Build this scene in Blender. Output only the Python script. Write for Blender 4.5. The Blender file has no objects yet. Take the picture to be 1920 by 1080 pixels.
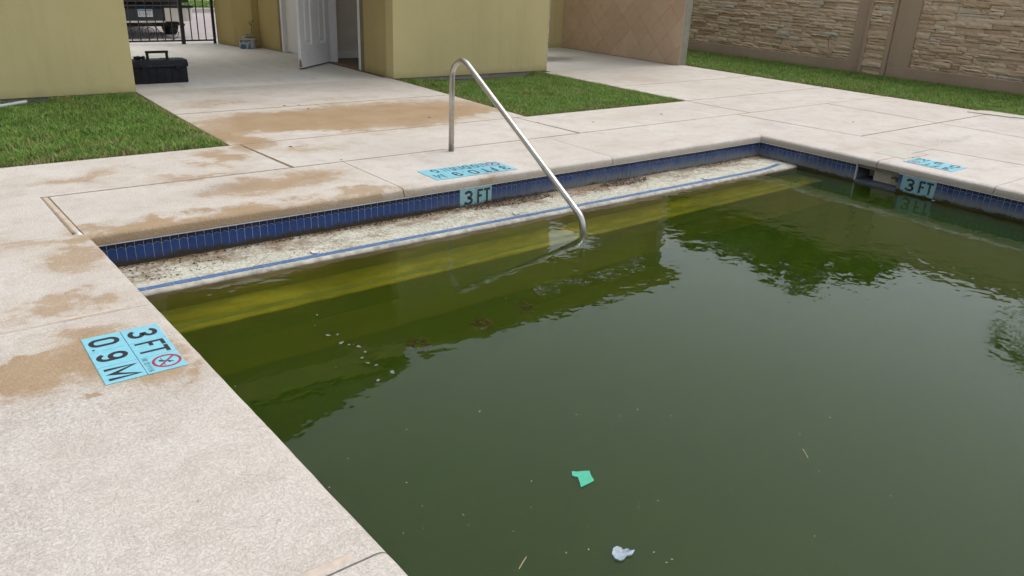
import bpy, math, random
import numpy as np
from mathutils import Vector, Matrix

random.seed(7)
rng = np.random.default_rng(7)
scene = bpy.context.scene
C = scene.collection
PI = math.pi
RAD = math.radians

# ------------------------------------------------------------------ camera
cam_d = bpy.data.cameras.new("camera")
cam_d.sensor_width = 36.0
cam_d.lens = 27.221
cam_d.clip_start = 0.05
cam_d.clip_end = 2000.0
cam = bpy.data.objects.new("camera", cam_d)
C.objects.link(cam)
_p, _r, _y = RAD(22.56142), RAD(2.59946), RAD(38.71462)
_F = Vector((math.sin(_y) * math.cos(_p), math.cos(_y) * math.cos(_p), -math.sin(_p)))
_R0 = Vector((math.cos(_y), -math.sin(_y), 0))
_U0 = _R0.cross(_F)
_R = math.cos(_r) * _R0 + math.sin(_r) * _U0
_U = -math.sin(_r) * _R0 + math.cos(_r) * _U0
cam.matrix_world = Matrix(((_R.x, _U.x, -_F.x, 0.0), (_R.y, _U.y, -_F.y, 0.0), (_R.z, _U.z, -_F.z, 1.53), (0, 0, 0, 1)))
scene.camera = cam

# ------------------------------------------------------------------ sky, sun, exposure
SUN_EL, SUN_AZ = 69.0, 98.0           # azimuth clockwise from +Y (the far side of the pool)
world = bpy.data.worlds.new("World")
scene.world = world
world.use_nodes = True
wn = world.node_tree
wn.nodes.clear()
w_out = wn.nodes.new("ShaderNodeOutputWorld")
w_bg = wn.nodes.new("ShaderNodeBackground")
w_sky = wn.nodes.new("ShaderNodeTexSky")
w_sky.sky_type = 'NISHITA'
w_sky.sun_disc = False
w_sky.sun_elevation = RAD(SUN_EL)
w_sky.sun_rotation = RAD(SUN_AZ)
w_sky.air_density = 1.0
w_sky.dust_density = 4.0
w_sky.ozone_density = 1.0
w_hs = wn.nodes.new("ShaderNodeHueSaturation")      # overcast: the blue is greyed by cloud all over
w_hs.inputs['Saturation'].default_value = 0.34
wn.links.new(w_sky.outputs[0], w_hs.inputs['Color'])
wn.links.new(w_hs.outputs[0], w_bg.inputs['Color'])
w_bg.inputs['Strength'].default_value = 0.15
wn.links.new(w_bg.outputs[0], w_out.inputs['Surface'])

sun_d = bpy.data.lights.new("sun", 'SUN')
sun_d.energy = 0.6
sun_d.angle = RAD(40)
sun_d.color = (1.0, 0.92, 0.84)
sun = bpy.data.objects.new("sun", sun_d)
C.objects.link(sun)
_el, _az = RAD(SUN_EL), RAD(SUN_AZ)
_to = Vector((math.sin(_az) * math.cos(_el), math.cos(_az) * math.cos(_el), math.sin(_el)))
sun.rotation_euler = _to.to_track_quat('Z', 'Y').to_euler()

vs = scene.view_settings
vs.view_transform = 'Standard'
vs.look = 'None'
vs.gamma = 1.0
vs.use_curve_mapping = False
vs.exposure = 0.63
scene.render.engine = 'CYCLES'
cy = scene.cycles
cy.use_denoising = True
cy.max_bounces = 12
cy.transmission_bounces = 8
cy.volume_bounces = 1
cy.caustics_refractive = True
cy.caustics_reflective = False
cy.sample_clamp_indirect = 6.0

# ------------------------------------------------------------------ helpers: objects
def link(name, me, parent=None):
    o = bpy.data.objects.new(name, me)
    C.objects.link(o)
    if parent is not None:
        o.parent = parent
        loc = parent.location if parent.parent is None else Vector((0, 0, 0))
        o.matrix_parent_inverse = Matrix.Translation(-loc)
    return o

def tag(o, label=None, cat=None, group=None, kind=None):
    if label: o['label'] = label
    if cat: o['category'] = cat
    if group: o['group'] = group
    if kind: o['kind'] = kind
    return o

def thing(name, label, cat, loc=(0, 0, 0), group=None):
    o = bpy.data.objects.new(name, None)
    o.empty_display_size = 0.1
    C.objects.link(o)
    o.location = loc
    return tag(o, label, cat, group)

def structure(name, loc=(0, 0, 0)):
    o = bpy.data.objects.new(name, None)
    C.objects.link(o)
    o.location = loc
    o['kind'] = 'structure'
    return o

class MB:
    def __init__(s):
        s.v, s.f, s.m = [], [], []
    def add(s, vs, fs, mi=0):
        b = len(s.v)
        s.v += [tuple(map(float, v)) for v in vs]
        s.f += [tuple(b + i for i in f) for f in fs]
        s.m += [mi] * len(fs)
        return s
    def box(s, x0, x1, y0, y1, z0, z1, mi=0, bev=0.0):
        if bev > 0:
            return s.bbox(x0, x1, y0, y1, z0, z1, bev, mi)
        vs = [(x0, y0, z0), (x1, y0, z0), (x1, y1, z0), (x0, y1, z0), (x0, y0, z1), (x1, y0, z1), (x1, y1, z1), (x0, y1, z1)]
        return s.add(vs, [(0, 3, 2, 1), (4, 5, 6, 7), (0, 1, 5, 4), (1, 2, 6, 5), (2, 3, 7, 6), (3, 0, 4, 7)], mi)
    def bbox(s, x0, x1, y0, y1, z0, z1, b, mi=0):
        # box with chamfered edges
        X, Y, Z = (x0, x1), (y0, y1), (z0, z1)
        vs, idx = [], {}
        for i in (0, 1):
            for j in (0, 1):
                for k in (0, 1):
                    sx, sy, sz = (1 - 2 * i), (1 - 2 * j), (1 - 2 * k)
                    for a in range(3):
                        p = [X[i] + sx * b, Y[j] + sy * b, Z[k] + sz * b]
                        p[a] = (X[i], Y[j], Z[k])[a]
                        idx[i, j, k, a] = len(vs)
                        vs.append(p)
        fs = []
        c = sum((Vector(v) for v in vs), Vector()) / len(vs)
        def face(l):
            ps = [Vector(vs[i]) for i in l]
            n = (ps[1] - ps[0]).cross(ps[2] - ps[0])
            mid = sum(ps, Vector()) / len(ps)
            fs.append(tuple(l if n.dot(mid - c) > 0 else l[::-1]))
        for i in (0, 1):
            face([idx[i, 0, 0, 0], idx[i, 1, 0, 0], idx[i, 1, 1, 0], idx[i, 0, 1, 0]])
            face([idx[0, i, 0, 1], idx[1, i, 0, 1], idx[1, i, 1, 1], idx[0, i, 1, 1]])
            face([idx[0, 0, i, 2], idx[1, 0, i, 2], idx[1, 1, i, 2], idx[0, 1, i, 2]])
        for i in (0, 1):
            for j in (0, 1):
                face([idx[i, j, 0, 0], idx[i, j, 1, 0], idx[i, j, 1, 1], idx[i, j, 0, 1]])
                face([idx[i, 0, j, 0], idx[i, 1, j, 0], idx[i, 1, j, 2], idx[i, 0, j, 2]])
                face([idx[0, i, j, 1], idx[1, i, j, 1], idx[1, i, j, 2], idx[0, i, j, 2]])
                for k in (0, 1):
                    face([idx[i, j, k, 0], idx[i, j, k, 1], idx[i, j, k, 2]])
        return s.add(vs, fs, mi)
    def quad(s, a, b, c, d, mi=0):
        return s.add([a, b, c, d], [(0, 1, 2, 3)], mi)
    def prism(s, poly, z0, z1, mi=0):
        n = len(poly)
        vs = [(x, y, z0) for x, y in poly] + [(x, y, z1) for x, y in poly]
        fs = [tuple(range(n))[::-1], tuple(range(n, 2 * n))] + [(i, (i + 1) % n, n + (i + 1) % n, n + i) for i in range(n)]
        return s.add(vs, fs, mi)
    def tube(s, pts, r, n=10, mi=0, cap=True, closed=False):
        pts = [Vector(p) for p in pts]
        rs = r if isinstance(r, (list, tuple)) else [r] * len(pts)
        up, rings = None, []
        for i, p in enumerate(pts):
            if closed:
                t = (pts[(i + 1) % len(pts)] - pts[i - 1]).normalized()
            else:
                t = (pts[min(i + 1, len(pts) - 1)] - pts[max(i - 1, 0)]).normalized()
            if up is None:
                up = t.orthogonal().normalized()
            up = (up - t * up.dot(t)).normalized()
            w = t.cross(up)
            rings.append([p + (up * math.cos(2 * PI * k / n) + w * math.sin(2 * PI * k / n)) * rs[i] for k in range(n)])
        vs = [v for rg in rings for v in rg]
        fs = []
        m = len(rings)
        for i in range(m if closed else m - 1):
            for k in range(n):
                a, b = i * n, ((i + 1) % m) * n
                fs.append((a + k, a + (k + 1) % n, b + (k + 1) % n, b + k))
        if cap and not closed:
            fs += [tuple(range(n))[::-1], tuple(range((m - 1) * n, m * n))]
        return s.add(vs, fs, mi)
    def lathe(s, prof, c, n=16, mi=0, axis='z'):
        vs, fs = [], []
        for r, h in prof:
            for k in range(n):
                a = 2 * PI * k / n
                if axis == 'z': vs.append((c[0] + r * math.cos(a), c[1] + r * math.sin(a), c[2] + h))
                elif axis == 'x': vs.append((c[0] + h, c[1] + r * math.cos(a), c[2] + r * math.sin(a)))
                else: vs.append((c[0] + r * math.sin(a), c[1] + h, c[2] + r * math.cos(a)))
        m = len(prof)
        for i in range(m - 1):
            for k in range(n):
                fs.append((i * n + k, i * n + (k + 1) % n, (i + 1) * n + (k + 1) % n, (i + 1) * n + k))
        fs += [tuple(range(n))[::-1], tuple(range((m - 1) * n, m * n))]
        return s.add(vs, fs, mi)
    def mesh(s, name, mats, smooth=False, angle=None):
        me = bpy.data.meshes.new(name)
        me.from_pydata(s.v, [], s.f)
        for m in (mats if isinstance(mats, (list, tuple)) else [mats]):
            me.materials.append(m)
        if len(set(s.m)) > 1:
            me.polygons.foreach_set('material_index', s.m)
        if smooth:
            me.polygons.foreach_set('use_smooth', [True] * len(s.f))
            if angle:
                me.set_sharp_from_angle(angle=RAD(angle))
        me.update()
        return me
    def build(s, name, mats, parent=None, smooth=False, angle=None, kind=None):
        o = link(name, s.mesh(name, mats, smooth, angle), parent)
        if kind: o['kind'] = kind
        return o

# ------------------------------------------------------------------ helpers: materials
class G:
    """tiny wrapper round a node tree"""
    def __init__(s, name):
        s.mat = bpy.data.materials.new(name)
        s.mat.use_nodes = True
        s.t = s.mat.node_tree
        s.t.nodes.clear()
        s.out = s.t.nodes.new('ShaderNodeOutputMaterial')
        s._geo = None
    def n(s, typ, **props):
        nd = s.t.nodes.new('ShaderNode' + typ)
        for k, v in props.items():
            setattr(nd, k, v)
        return nd
    def set(s, sock, v):
        if isinstance(v, bpy.types.NodeSocket):
            s.t.links.new(v, sock)
        elif v is not None:
            if sock.type == 'RGBA' and isinstance(v, (tuple, list)) and len(v) == 3:
                v = (*v, 1.0)
            sock.default_value = v
    @property
    def P(s):
        if s._geo is None:
            s._geo = s.n('NewGeometry')
        return s._geo.outputs['Position']
    def math(s, op, a, b=None, c=None, clamp=False):
        nd = s.n('Math', operation=op, use_clamp=clamp)
        s.set(nd.inputs[0], a)
        if b is not None: s.set(nd.inputs[1], b)
        if c is not None: s.set(nd.inputs[2], c)
        return nd.outputs[0]
    def vmath(s, op, a, b=None):
        nd = s.n('VectorMath', operation=op)
        s.set(nd.inputs[0], a)
        if b is not None: s.set(nd.inputs[1], b)
        return nd.outputs['Value'] if op in ('LENGTH', 'DISTANCE', 'DOT_PRODUCT') else nd.outputs[0]
    def noise(s, scale, detail=3, rough=0.55, vec=None, dist=0.0, col=False):
        nd = s.n('TexNoise')
        s.set(nd.inputs['Vector'], vec if vec is not None else s.P)
        nd.inputs['Scale'].default_value = scale
        nd.inputs['Detail'].default_value = detail
        nd.inputs['Roughness'].default_value = rough
        nd.inputs['Distortion'].default_value = dist
        return nd.outputs['Color'] if col else nd.outputs['Fac']
    def voro(s, scale, feature='F1', vec=None, out='Distance', rand=1.0):
        nd = s.n('TexVoronoi', feature=feature)
        s.set(nd.inputs['Vector'], vec if vec is not None else s.P)
        nd.inputs['Scale'].default_value = scale
        nd.inputs['Randomness'].default_value = rand
        return nd.outputs[out]
    def rng(s, v, a, b, c=0.0, d=1.0, smooth=False):
        nd = s.n('MapRange', clamp=True, interpolation_type='SMOOTHSTEP' if smooth else 'LINEAR')
        s.set(nd.inputs['Value'], v)
        for i, x in zip((1, 2, 3, 4), (a, b, c, d)):
            s.set(nd.inputs[i], x)
        return nd.outputs[0]
    def mix(s, f, a, b, blend='MIX'):
        nd = s.n('Mix', data_type='RGBA', blend_type=blend)
        s.set(nd.inputs[0], f)
        s.set(nd.inputs[6], a)
        s.set(nd.inputs[7], b)
        return nd.outputs[2]
    def xyz(s, v=None):
        nd = s.n('SeparateXYZ')
        s.set(nd.inputs[0], v if v is not None else s.P)
        return nd.outputs
    def comb(s, x, y, z):
        nd = s.n('CombineXYZ')
        for i, v in enumerate((x, y, z)):
            s.set(nd.inputs[i], v)
        return nd.outputs[0]
    def scaled(s, v):
        return s.vmath('MULTIPLY', s.P, v)
    def bump(s, h, strength=0.5, dist=0.01, normal=None):
        nd = s.n('Bump')
        s.set(nd.inputs['Height'], h)
        nd.inputs['Strength'].default_value = strength
        nd.inputs['Distance'].default_value = dist
        if normal is not None: s.set(nd.inputs['Normal'], normal)
        return nd.outputs[0]
    def bsdf(s, col, rough=0.6, metal=0.0, normal=None, spec=None, **kw):
        nd = s.n('BsdfPrincipled')
        s.set(nd.inputs['Base Color'], col)
        s.set(nd.inputs['Roughness'], rough)
        s.set(nd.inputs['Metallic'], metal)
        if spec is not None: s.set(nd.inputs['Specular IOR Level'], spec)
        if normal is not None: s.set(nd.inputs['Normal'], normal)
        for k, v in kw.items():
            s.set(nd.inputs[k.replace('_', ' ')], v)
        s.t.links.new(nd.outputs[0], s.out.inputs['Surface'])
        return s.mat
    def objrand(s):
        return s.n('ObjectInfo').outputs['Random']

def plain(name, col, rough=0.5, metal=0.0, var=0.12, scale=6.0, bump=0.15, bscale=40.0, bdist=0.002, spec=None):
    g = G(name)
    n = g.noise(scale, 4)
    c = g.mix(g.rng(n, 0.3, 0.7), tuple(x * (1 - var) for x in col), tuple(min(1, x * (1 + var)) for x in col))
    r = g.rng(g.noise(scale * 2.3, 3), 0.3, 0.7, rough * 0.85, min(1, rough * 1.15))
    return g.bsdf(c, r, metal, g.bump(g.noise(bscale, 3), bump, bdist), spec)

M = {}

# textured pool deck: trowelled knock-down texture, worn and stained in places
def deck_material():
    g = G('textured_deck')
    P = g.P
    x, y, z = g.xyz()
    flat = g.comb(x, y, g.math('MULTIPLY', z, 0.6))
    # knock-down texture: flattened islands and thin open crevices between
    n1 = g.noise(74, 5, 0.66, flat, 0.25)
    n2 = g.noise(23, 3, 0.6, flat)
    crev = g.math('SUBTRACT', 1.0, g.rng(g.math('ABSOLUTE', g.math('SUBTRACT', n1, 0.5)), 0.0, 0.036))
    gate = g.rng(g.noise(10, 4, 0.65, flat), 0.43, 0.62)
    crev = g.math('MULTIPLY', crev, gate)
    crev = g.math('MULTIPLY', crev, g.rng(g.noise(44, 3, 0.55, flat), 0.50, 0.62))
    pits = g.math('MULTIPLY', g.rng(g.noise(95, 3, 0.6, flat), 0.60, 0.70), g.rng(g.noise(6, 4, 0.65, flat), 0.38, 0.62, 0.25, 1.0))
    island = g.rng(n1, 0.44, 0.56, smooth=True)
    # base tint
    big = g.noise(0.9, 5, 0.6)
    mid = g.noise(4.5, 5, 0.65)
    base = g.mix(g.rng(big, 0.35, 0.65), (0.53, 0.492, 0.44), (0.595, 0.57, 0.52))
    base = g.mix(g.math('MULTIPLY', g.rng(mid, 0.48, 0.70), 0.5), base, (0.41, 0.35, 0.305))
    base = g.mix(g.math('MULTIPLY', g.rng(n2, 0.52, 0.66), 0.22), base, (0.42, 0.37, 0.33))
    # wear/rust stains with outlines of their own
    warp = g.vmath('SUBTRACT', g.noise(2.6, 5, 0.62, col=True), (0.5, 0.5, 0.5))
    wscale = g.vmath('MULTIPLY', warp, (0.95, 0.95, 0.0))
    PW = g.vmath('ADD', g.comb(x, y, 0.0), wscale)
    blobs = [
        (0.47, 3.17, 0.34, 0.40, 1.0), (0.18, 3.18, 0.42, 0.14, 0.95), (0.40, 3.78, 0.30, 0.16, 0.75), (0.60, 2.85, 0.14, 0.12, 0.8),
        (0.29, 2.80, 0.06, 0.06, 0.9), (0.60, 4.45, 0.16, 0.45, 0.75), (-0.3, 3.3, 0.5, 0.14, 0.6),
        (1.4, 4.80, 1.5, 0.18, 1.0), (2.05, 5.35, 0.75, 0.33, 0.95), (2.6, 4.86, 0.5, 0.13, 0.8), (1.6, 5.85, 0.6, 0.13, 0.7), (0.9, 6.2, 0.6, 0.22, 0.7),
        (1.95, 6.35, 0.22, 0.38, 0.9), (2.35, 7.05, 0.32, 0.75, 1.0), (3.8, 7.42, 2.3, 0.80, 1.35), (4.9, 7.2, 0.75, 0.5, 1.1), (3.0, 7.75, 1.0, 0.42, 1.0),
        (2.75, 8.75, 0.7, 0.28, 0.6), (3.9, 8.5, 0.8, 0.22, 0.5), (2.75, 6.25, 0.45, 0.2, 0.65), (3.5, 4.79, 0.13, 0.12, 0.9),
        (9.0, 8.5, 1.0, 0.35, 0.45), (6.3, 6.2, 0.6, 0.2, 0.4), (7.4, 3.9, 0.8, 0.12, 0.3), (5.9, 5.0, 1.0, 0.14, 0.25),
    ]
    acc = None
    for bx, by, rx, ry, s in blobs:
        d = g.vmath('LENGTH', g.vmath('MULTIPLY', g.vmath('SUBTRACT', PW, (bx, by, 0)), (1 / rx, 1 / ry, 0)))
        v = g.rng(d, 0.35, 1.25, s, 0.0)
        acc = v if acc is None else g.math('MAXIMUM', acc, v)
    hole = g.vmath('LENGTH', g.vmath('MULTIPLY', g.vmath('SUBTRACT', PW, (2.95, 6.93, 0)), (1 / 0.42, 1 / 0.16, 0)))
    acc = g.math('SUBTRACT', acc, g.rng(hole, 0.4, 1.2, 0.9, 0.0))
    hole2 = g.vmath('LENGTH', g.vmath('MULTIPLY', g.vmath('SUBTRACT', PW, (5.15, 6.95, 0)), (1 / 0.35, 1 / 0.2, 0)))
    acc = g.math('SUBTRACT', acc, g.rng(hole2, 0.4, 1.2, 0.7, 0.0))
    edge = g.math('ADD', acc, g.math('MULTIPLY', g.math('SUBTRACT', g.noise(11, 6, 0.75), 0.5), 1.0))
    edge = g.math('ADD', edge, g.math('MULTIPLY', g.math('SUBTRACT', g.noise(75, 3, 0.7), 0.5), 0.5))
    st = g.rng(edge, 0.22, 0.82, smooth=True)
    wash = g.math('MULTIPLY', g.rng(acc, 0.0, 0.75), 0.34)
    st = g.math('MULTIPLY', st, g.rng(acc, 0.0, 1.05, 0.35, 0.95))
    tan = g.mix(g.rng(g.noise(3.2, 4), 0.35, 0.65), (0.365, 0.255, 0.14), (0.315, 0.208, 0.102))
    tan = g.mix(g.math('MULTIPLY', g.rng(g.noise(30, 3), 0.5, 0.7), 0.3), tan, (0.30, 0.215, 0.13))
    col = g.mix(g.math('MAXIMUM', st, wash), base, tan)
    # tan grime on the coping face, with the face's shade put into the colour
    face = g.math('MULTIPLY', g.rng(g.math('ADD', z, g.math('MULTIPLY', g.math('SUBTRACT', g.noise(7, 4, 0.6), 0.5), 0.02)), -0.014, -0.045, 0.0, 1.0), 0.75)
    col = g.mix(face, col, g.mix(g.rng(x, 1.0, 4.5), (0.27, 0.185, 0.10), (0.31, 0.26, 0.185)))
    # grey mildew specks
    acc2 = None
    for bx, by, rx, ry, s in [(8.85, 3.62, 0.75, 0.13, 1.0), (7.75, 5.1, 0.5, 0.25, 0.6), (8.4, 6.3, 0.6, 0.2, 0.5), (0.1, 2.75, 0.8, 0.3, 0.5), (-0.1, 2.3, 0.5, 0.4, 0.35), (1.7, 5.45, 0.4, 0.16, 0.9), (3.2, 5.9, 0.5, 0.25, 0.4)]:
        d = g.vmath('LENGTH', g.vmath('MULTIPLY', g.vmath('SUBTRACT', PW, (bx, by, 0)), (1 / rx, 1 / ry, 0)))
        v = g.rng(d, 0.1, 1.2, s, 0.0)
        acc2 = v if acc2 is None else g.math('MAXIMUM', acc2, v)
    spk = g.math('MULTIPLY', g.rng(g.noise(60, 3, 0.7), 0.46, 0.60), acc2)
    col = g.mix(g.math('MULTIPLY', spk, 0.75), col, (0.20, 0.20, 0.215))
    # crevices and pits darkened: their edge shadows put into the colour
    col = g.mix(g.math('MULTIPLY', crev, 0.34), col, (0.165, 0.145, 0.125))
    col = g.mix(g.math('MULTIPLY', pits, 0.60), col, (0.21, 0.185, 0.16))
    col = g.mix(g.math('MULTIPLY', g.rng(g.noise(150, 2, 0.6, flat), 0.4, 0.7), 0.14), col, (0.30, 0.27, 0.24))
    col = g.mix(g.math('MULTIPLY', g.math('SUBTRACT', 1.0, island), 0.08), col, (0.30, 0.26, 0.22))
    h = g.math('ADD', g.math('MULTIPLY', island, 0.7), g.math('MULTIPLY', g.noise(160, 2, 0.6), 0.35))
    h = g.math('SUBTRACT', h, g.math('MULTIPLY', crev, 0.5))
    return g.bsdf(col, 0.82, 0, g.bump(h, 0.70, 0.0042), 0.3)
M['deck'] = deck_material()

def smooth_concrete(name, c0, c1, stain=(0.25, 0.24, 0.22)):
    g = G(name)
    s = g.scaled((1.0, 0.45, 1.0))
    n = g.noise(1.6, 6, 0.62, s)
    col = g.mix(g.rng(n, 0.32, 0.68), c0, c1)
    col = g.mix(g.math('MULTIPLY', g.rng(g.noise(5.5, 5, 0.65, s), 0.55, 0.75), 0.4), col, stain)
    return g.bsdf(col, 0.7, 0, g.bump(g.noise(120, 3), 0.2, 0.002), 0.35)
M['concrete'] = smooth_concrete('smooth_concrete', (0.54, 0.53, 0.485), (0.63, 0.62, 0.575))
M['apron'] = smooth_concrete('apron_concrete', (0.42, 0.39, 0.36), (0.52, 0.49, 0.455))
M['foundation'] = smooth_concrete('foundation_concrete', (0.17, 0.165, 0.15), (0.30, 0.29, 0.265), (0.08, 0.08, 0.07))
M['joint'] = plain('joint_dirt', (0.24, 0.185, 0.14), 0.9, var=0.3, scale=20)
M['sealant'] = plain('tan_joint_filler', (0.44, 0.36, 0.28), 0.75, var=0.2, scale=14)
M['white_plastic'] = plain('white_plastic', (0.62, 0.63, 0.63), 0.35, var=0.06)
M['soil'] = plain('soil', (0.085, 0.062, 0.04), 0.95, var=0.4, scale=18, bump=0.8, bdist=0.01)

def stucco(name, c0, c1, lowdirt=0.5):
    g = G(name)
    x, y, z = g.xyz()
    n = g.noise(1.1, 5, 0.6)
    col = g.mix(g.rng(n, 0.3, 0.7), c0, c1)
    streak = g.noise(2.0, 4, 0.6, g.scaled((3.0, 3.0, 0.35)))
    col = g.mix(g.math('MULTIPLY', g.rng(streak, 0.5, 0.75), 0.25), col, tuple(v * 0.72 for v in c0))
    splash = g.math('MULTIPLY', g.rng(g.math('ADD', z, g.math('MULTIPLY', g.noise(7, 4), 0.12)), 0.06, 0.16, 1.0, 0.0), lowdirt)
    col = g.mix(splash, col, tuple(v * 0.62 for v in c0))
    h = g.math('ADD', g.noise(150, 3, 0.6), g.math('MULTIPLY', g.noise(30, 4, 0.6), 0.8))
    return g.bsdf(g.mix(g.math('MULTIPLY', g.rng(g.noise(60, 4, 0.7), 0.5, 0.72), 0.22), col, tuple(v * 0.7 for v in c0)), 0.88, 0, g.bump(h, 0.5, 0.005), 0.2)
M['stucco'] = stucco('yellow_stucco', (0.52, 0.455, 0.225), (0.57, 0.50, 0.255))
M['shaded'] = stucco('shaded_stucco', (0.43, 0.345, 0.155), (0.47, 0.38, 0.175))  # darker stucco for the breezeway walls, roof shade put into the colour
M['interior'] = plain('interior_paint', (0.66, 0.62, 0.54), 0.8, var=0.05)
M['brown_strip'] = plain('dark_brown_strip', (0.21, 0.165, 0.095), 0.6)
M['white_paint'] = plain('white_paint', (0.74, 0.75, 0.76), 0.42, var=0.05, scale=3)
M['chipped'] = plain('chipped_wood', (0.22, 0.15, 0.09), 0.8, var=0.5, scale=60)
M['dark_floor'] = plain('dark_floor', (0.14, 0.095, 0.065), 0.6, var=0.35, scale=9)
M['roof_tile'] = plain('brown_clay_tile', (0.095, 0.055, 0.04), 0.8, var=0.35, scale=5)
M['eave'] = plain('eave_paint', (0.58, 0.45, 0.17), 0.7)
M['iron'] = plain('black_iron_paint', (0.012, 0.012, 0.013), 0.45, var=0.2, scale=20)
M['black_plastic'] = plain('black_plastic', (0.010, 0.012, 0.016), 0.6, var=0.3, scale=12, bump=0.3, bscale=160, spec=0.22)
M['grey_plastic'] = plain('grey_plastic', (0.030, 0.038, 0.046), 0.55, var=0.2, spec=0.3)
M['pvc'] = plain('white_pvc', (0.42, 0.45, 0.44), 0.35, var=0.08)

def steel():
    g = G('brushed_steel')
    n = g.noise(9, 4, 0.6)
    s = g.noise(5, 4, 0.6, g.scaled((60, 60, 4)))
    col = g.mix(g.rng(n, 0.35, 0.7), (0.56, 0.545, 0.52), (0.40, 0.365, 0.31))
    r = g.math('ADD', g.rng(n, 0.3, 0.7, 0.24, 0.36), g.math('MULTIPLY', s, 0.05))
    return g.bsdf(col, r, 1.0, g.bump(s, 0.12, 0.001))
M['steel'] = steel()

# glazed waterline tiles: clear blue above, lime haze and black scum at the water's edge
def pool_tile(name, c0, c1, haze=True, rough=0.28):
    g = G(name)
    x, y, z = g.xyz()
    rnd = g.objrand()
    n = g.noise(60, 4, 0.65)
    col = g.mix(g.rng(n, 0.35, 0.65), c0, c1)
    col = g.mix(g.math('MULTIPLY', rnd, 0.3), col, tuple(v * 0.6 for v in c0))
    zz = g.math('ADD', z, g.math('MULTIPLY', g.math('SUBTRACT', g.noise(11, 5, 0.7), 0.5), 0.075))
    zf = g.math('ADD', zz, g.math('MULTIPLY', g.math('SUBTRACT', g.noise(70, 4, 0.7), 0.5), 0.055))
    r = rough
    if haze:
        # the scale is heavier towards the right-hand end of the pool
        amt = g.rng(x, 2.6, 4.6, 0.08, 0.86)
        hz = g.math('MULTIPLY', g.rng(zf, -0.185, -0.115, 1.0, 0.0), amt)
        col = g.mix(hz, col, g.mix(g.noise(40, 3), (0.125, 0.14, 0.13), (0.215, 0.225, 0.205)))
        film = g.math('MULTIPLY', g.rng(g.noise(26, 4, 0.7), 0.42, 0.7), g.math('MULTIPLY', amt, 0.35))
        col = g.mix(film, col, (0.14, 0.175, 0.22))
        r = g.math('ADD', rough, g.math('MULTIPLY', hz, 0.5))
    scum = g.rng(zf, g.rng(x, 2.6, 4.4, -0.196, -0.224), g.rng(x, 2.6, 4.4, -0.170, -0.206), 1.0, 0.0)
    col = g.mix(g.math('MULTIPLY', scum, 0.96), col, g.mix(g.noise(55, 3), (0.018, 0.018, 0.012), (0.07, 0.055, 0.03)))
    r = g.math('ADD', r, g.math('MULTIPLY', scum, 0.4))
    return g.bsdf(col, r, 0, g.bump(n, 0.25, 0.002), 0.32)
M['tile_blue'] = pool_tile('blue_glazed_tile', (0.009, 0.036, 0.15), (0.016, 0.062, 0.23))
M['tile_navy'] = pool_tile('navy_glazed_tile', (0.006, 0.008, 0.030), (0.010, 0.016, 0.050))
M['tile_grout'] = pool_tile('white_grout', (0.40, 0.42, 0.46), (0.50, 0.52, 0.55), True, 0.7)
M['tile_trim'] = plain('white_trim_strip', (0.55, 0.58, 0.62), 0.5, var=0.12, scale=30)
M['tile_aqua_wall'] = pool_tile('aqua_wall_tile', (0.22, 0.42, 0.45), (0.28, 0.49, 0.52), False, 0.25)
M['stripe'] = plain('stripe_tile', (0.075, 0.15, 0.30), 0.35, var=0.3, scale=40)

def aqua():
    g = G('aqua_marker_tile')
    n = g.noise(30, 4, 0.6)
    col = g.mix(g.rng(n, 0.35, 0.7), (0.165, 0.44, 0.54), (0.205, 0.50, 0.60))
    col = g.mix(g.math('MULTIPLY', g.rng(g.noise(16, 4, 0.7), 0.52, 0.72), 0.35), col, (0.30, 0.45, 0.40))
    return g.bsdf(col, 0.5, 0, g.bump(g.noise(200, 2), 0.15, 0.001), 0.4)
M['aqua'] = aqua()
M['ink'] = plain('black_lettering', (0.012, 0.012, 0.022), 0.5, var=0.3, scale=40)
def ink_wet():
    g = G('black_lettering_worn')
    col = g.mix(g.rng(g.noise(70, 3, 0.7), 0.5, 0.68), (0.012, 0.014, 0.02), (0.10, 0.14, 0.15))
    return g.bsdf(col, 0.4)
M['ink_wet'] = ink_wet()
M['red'] = plain('red_lettering', (0.30, 0.022, 0.045), 0.5, var=0.2)

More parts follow.
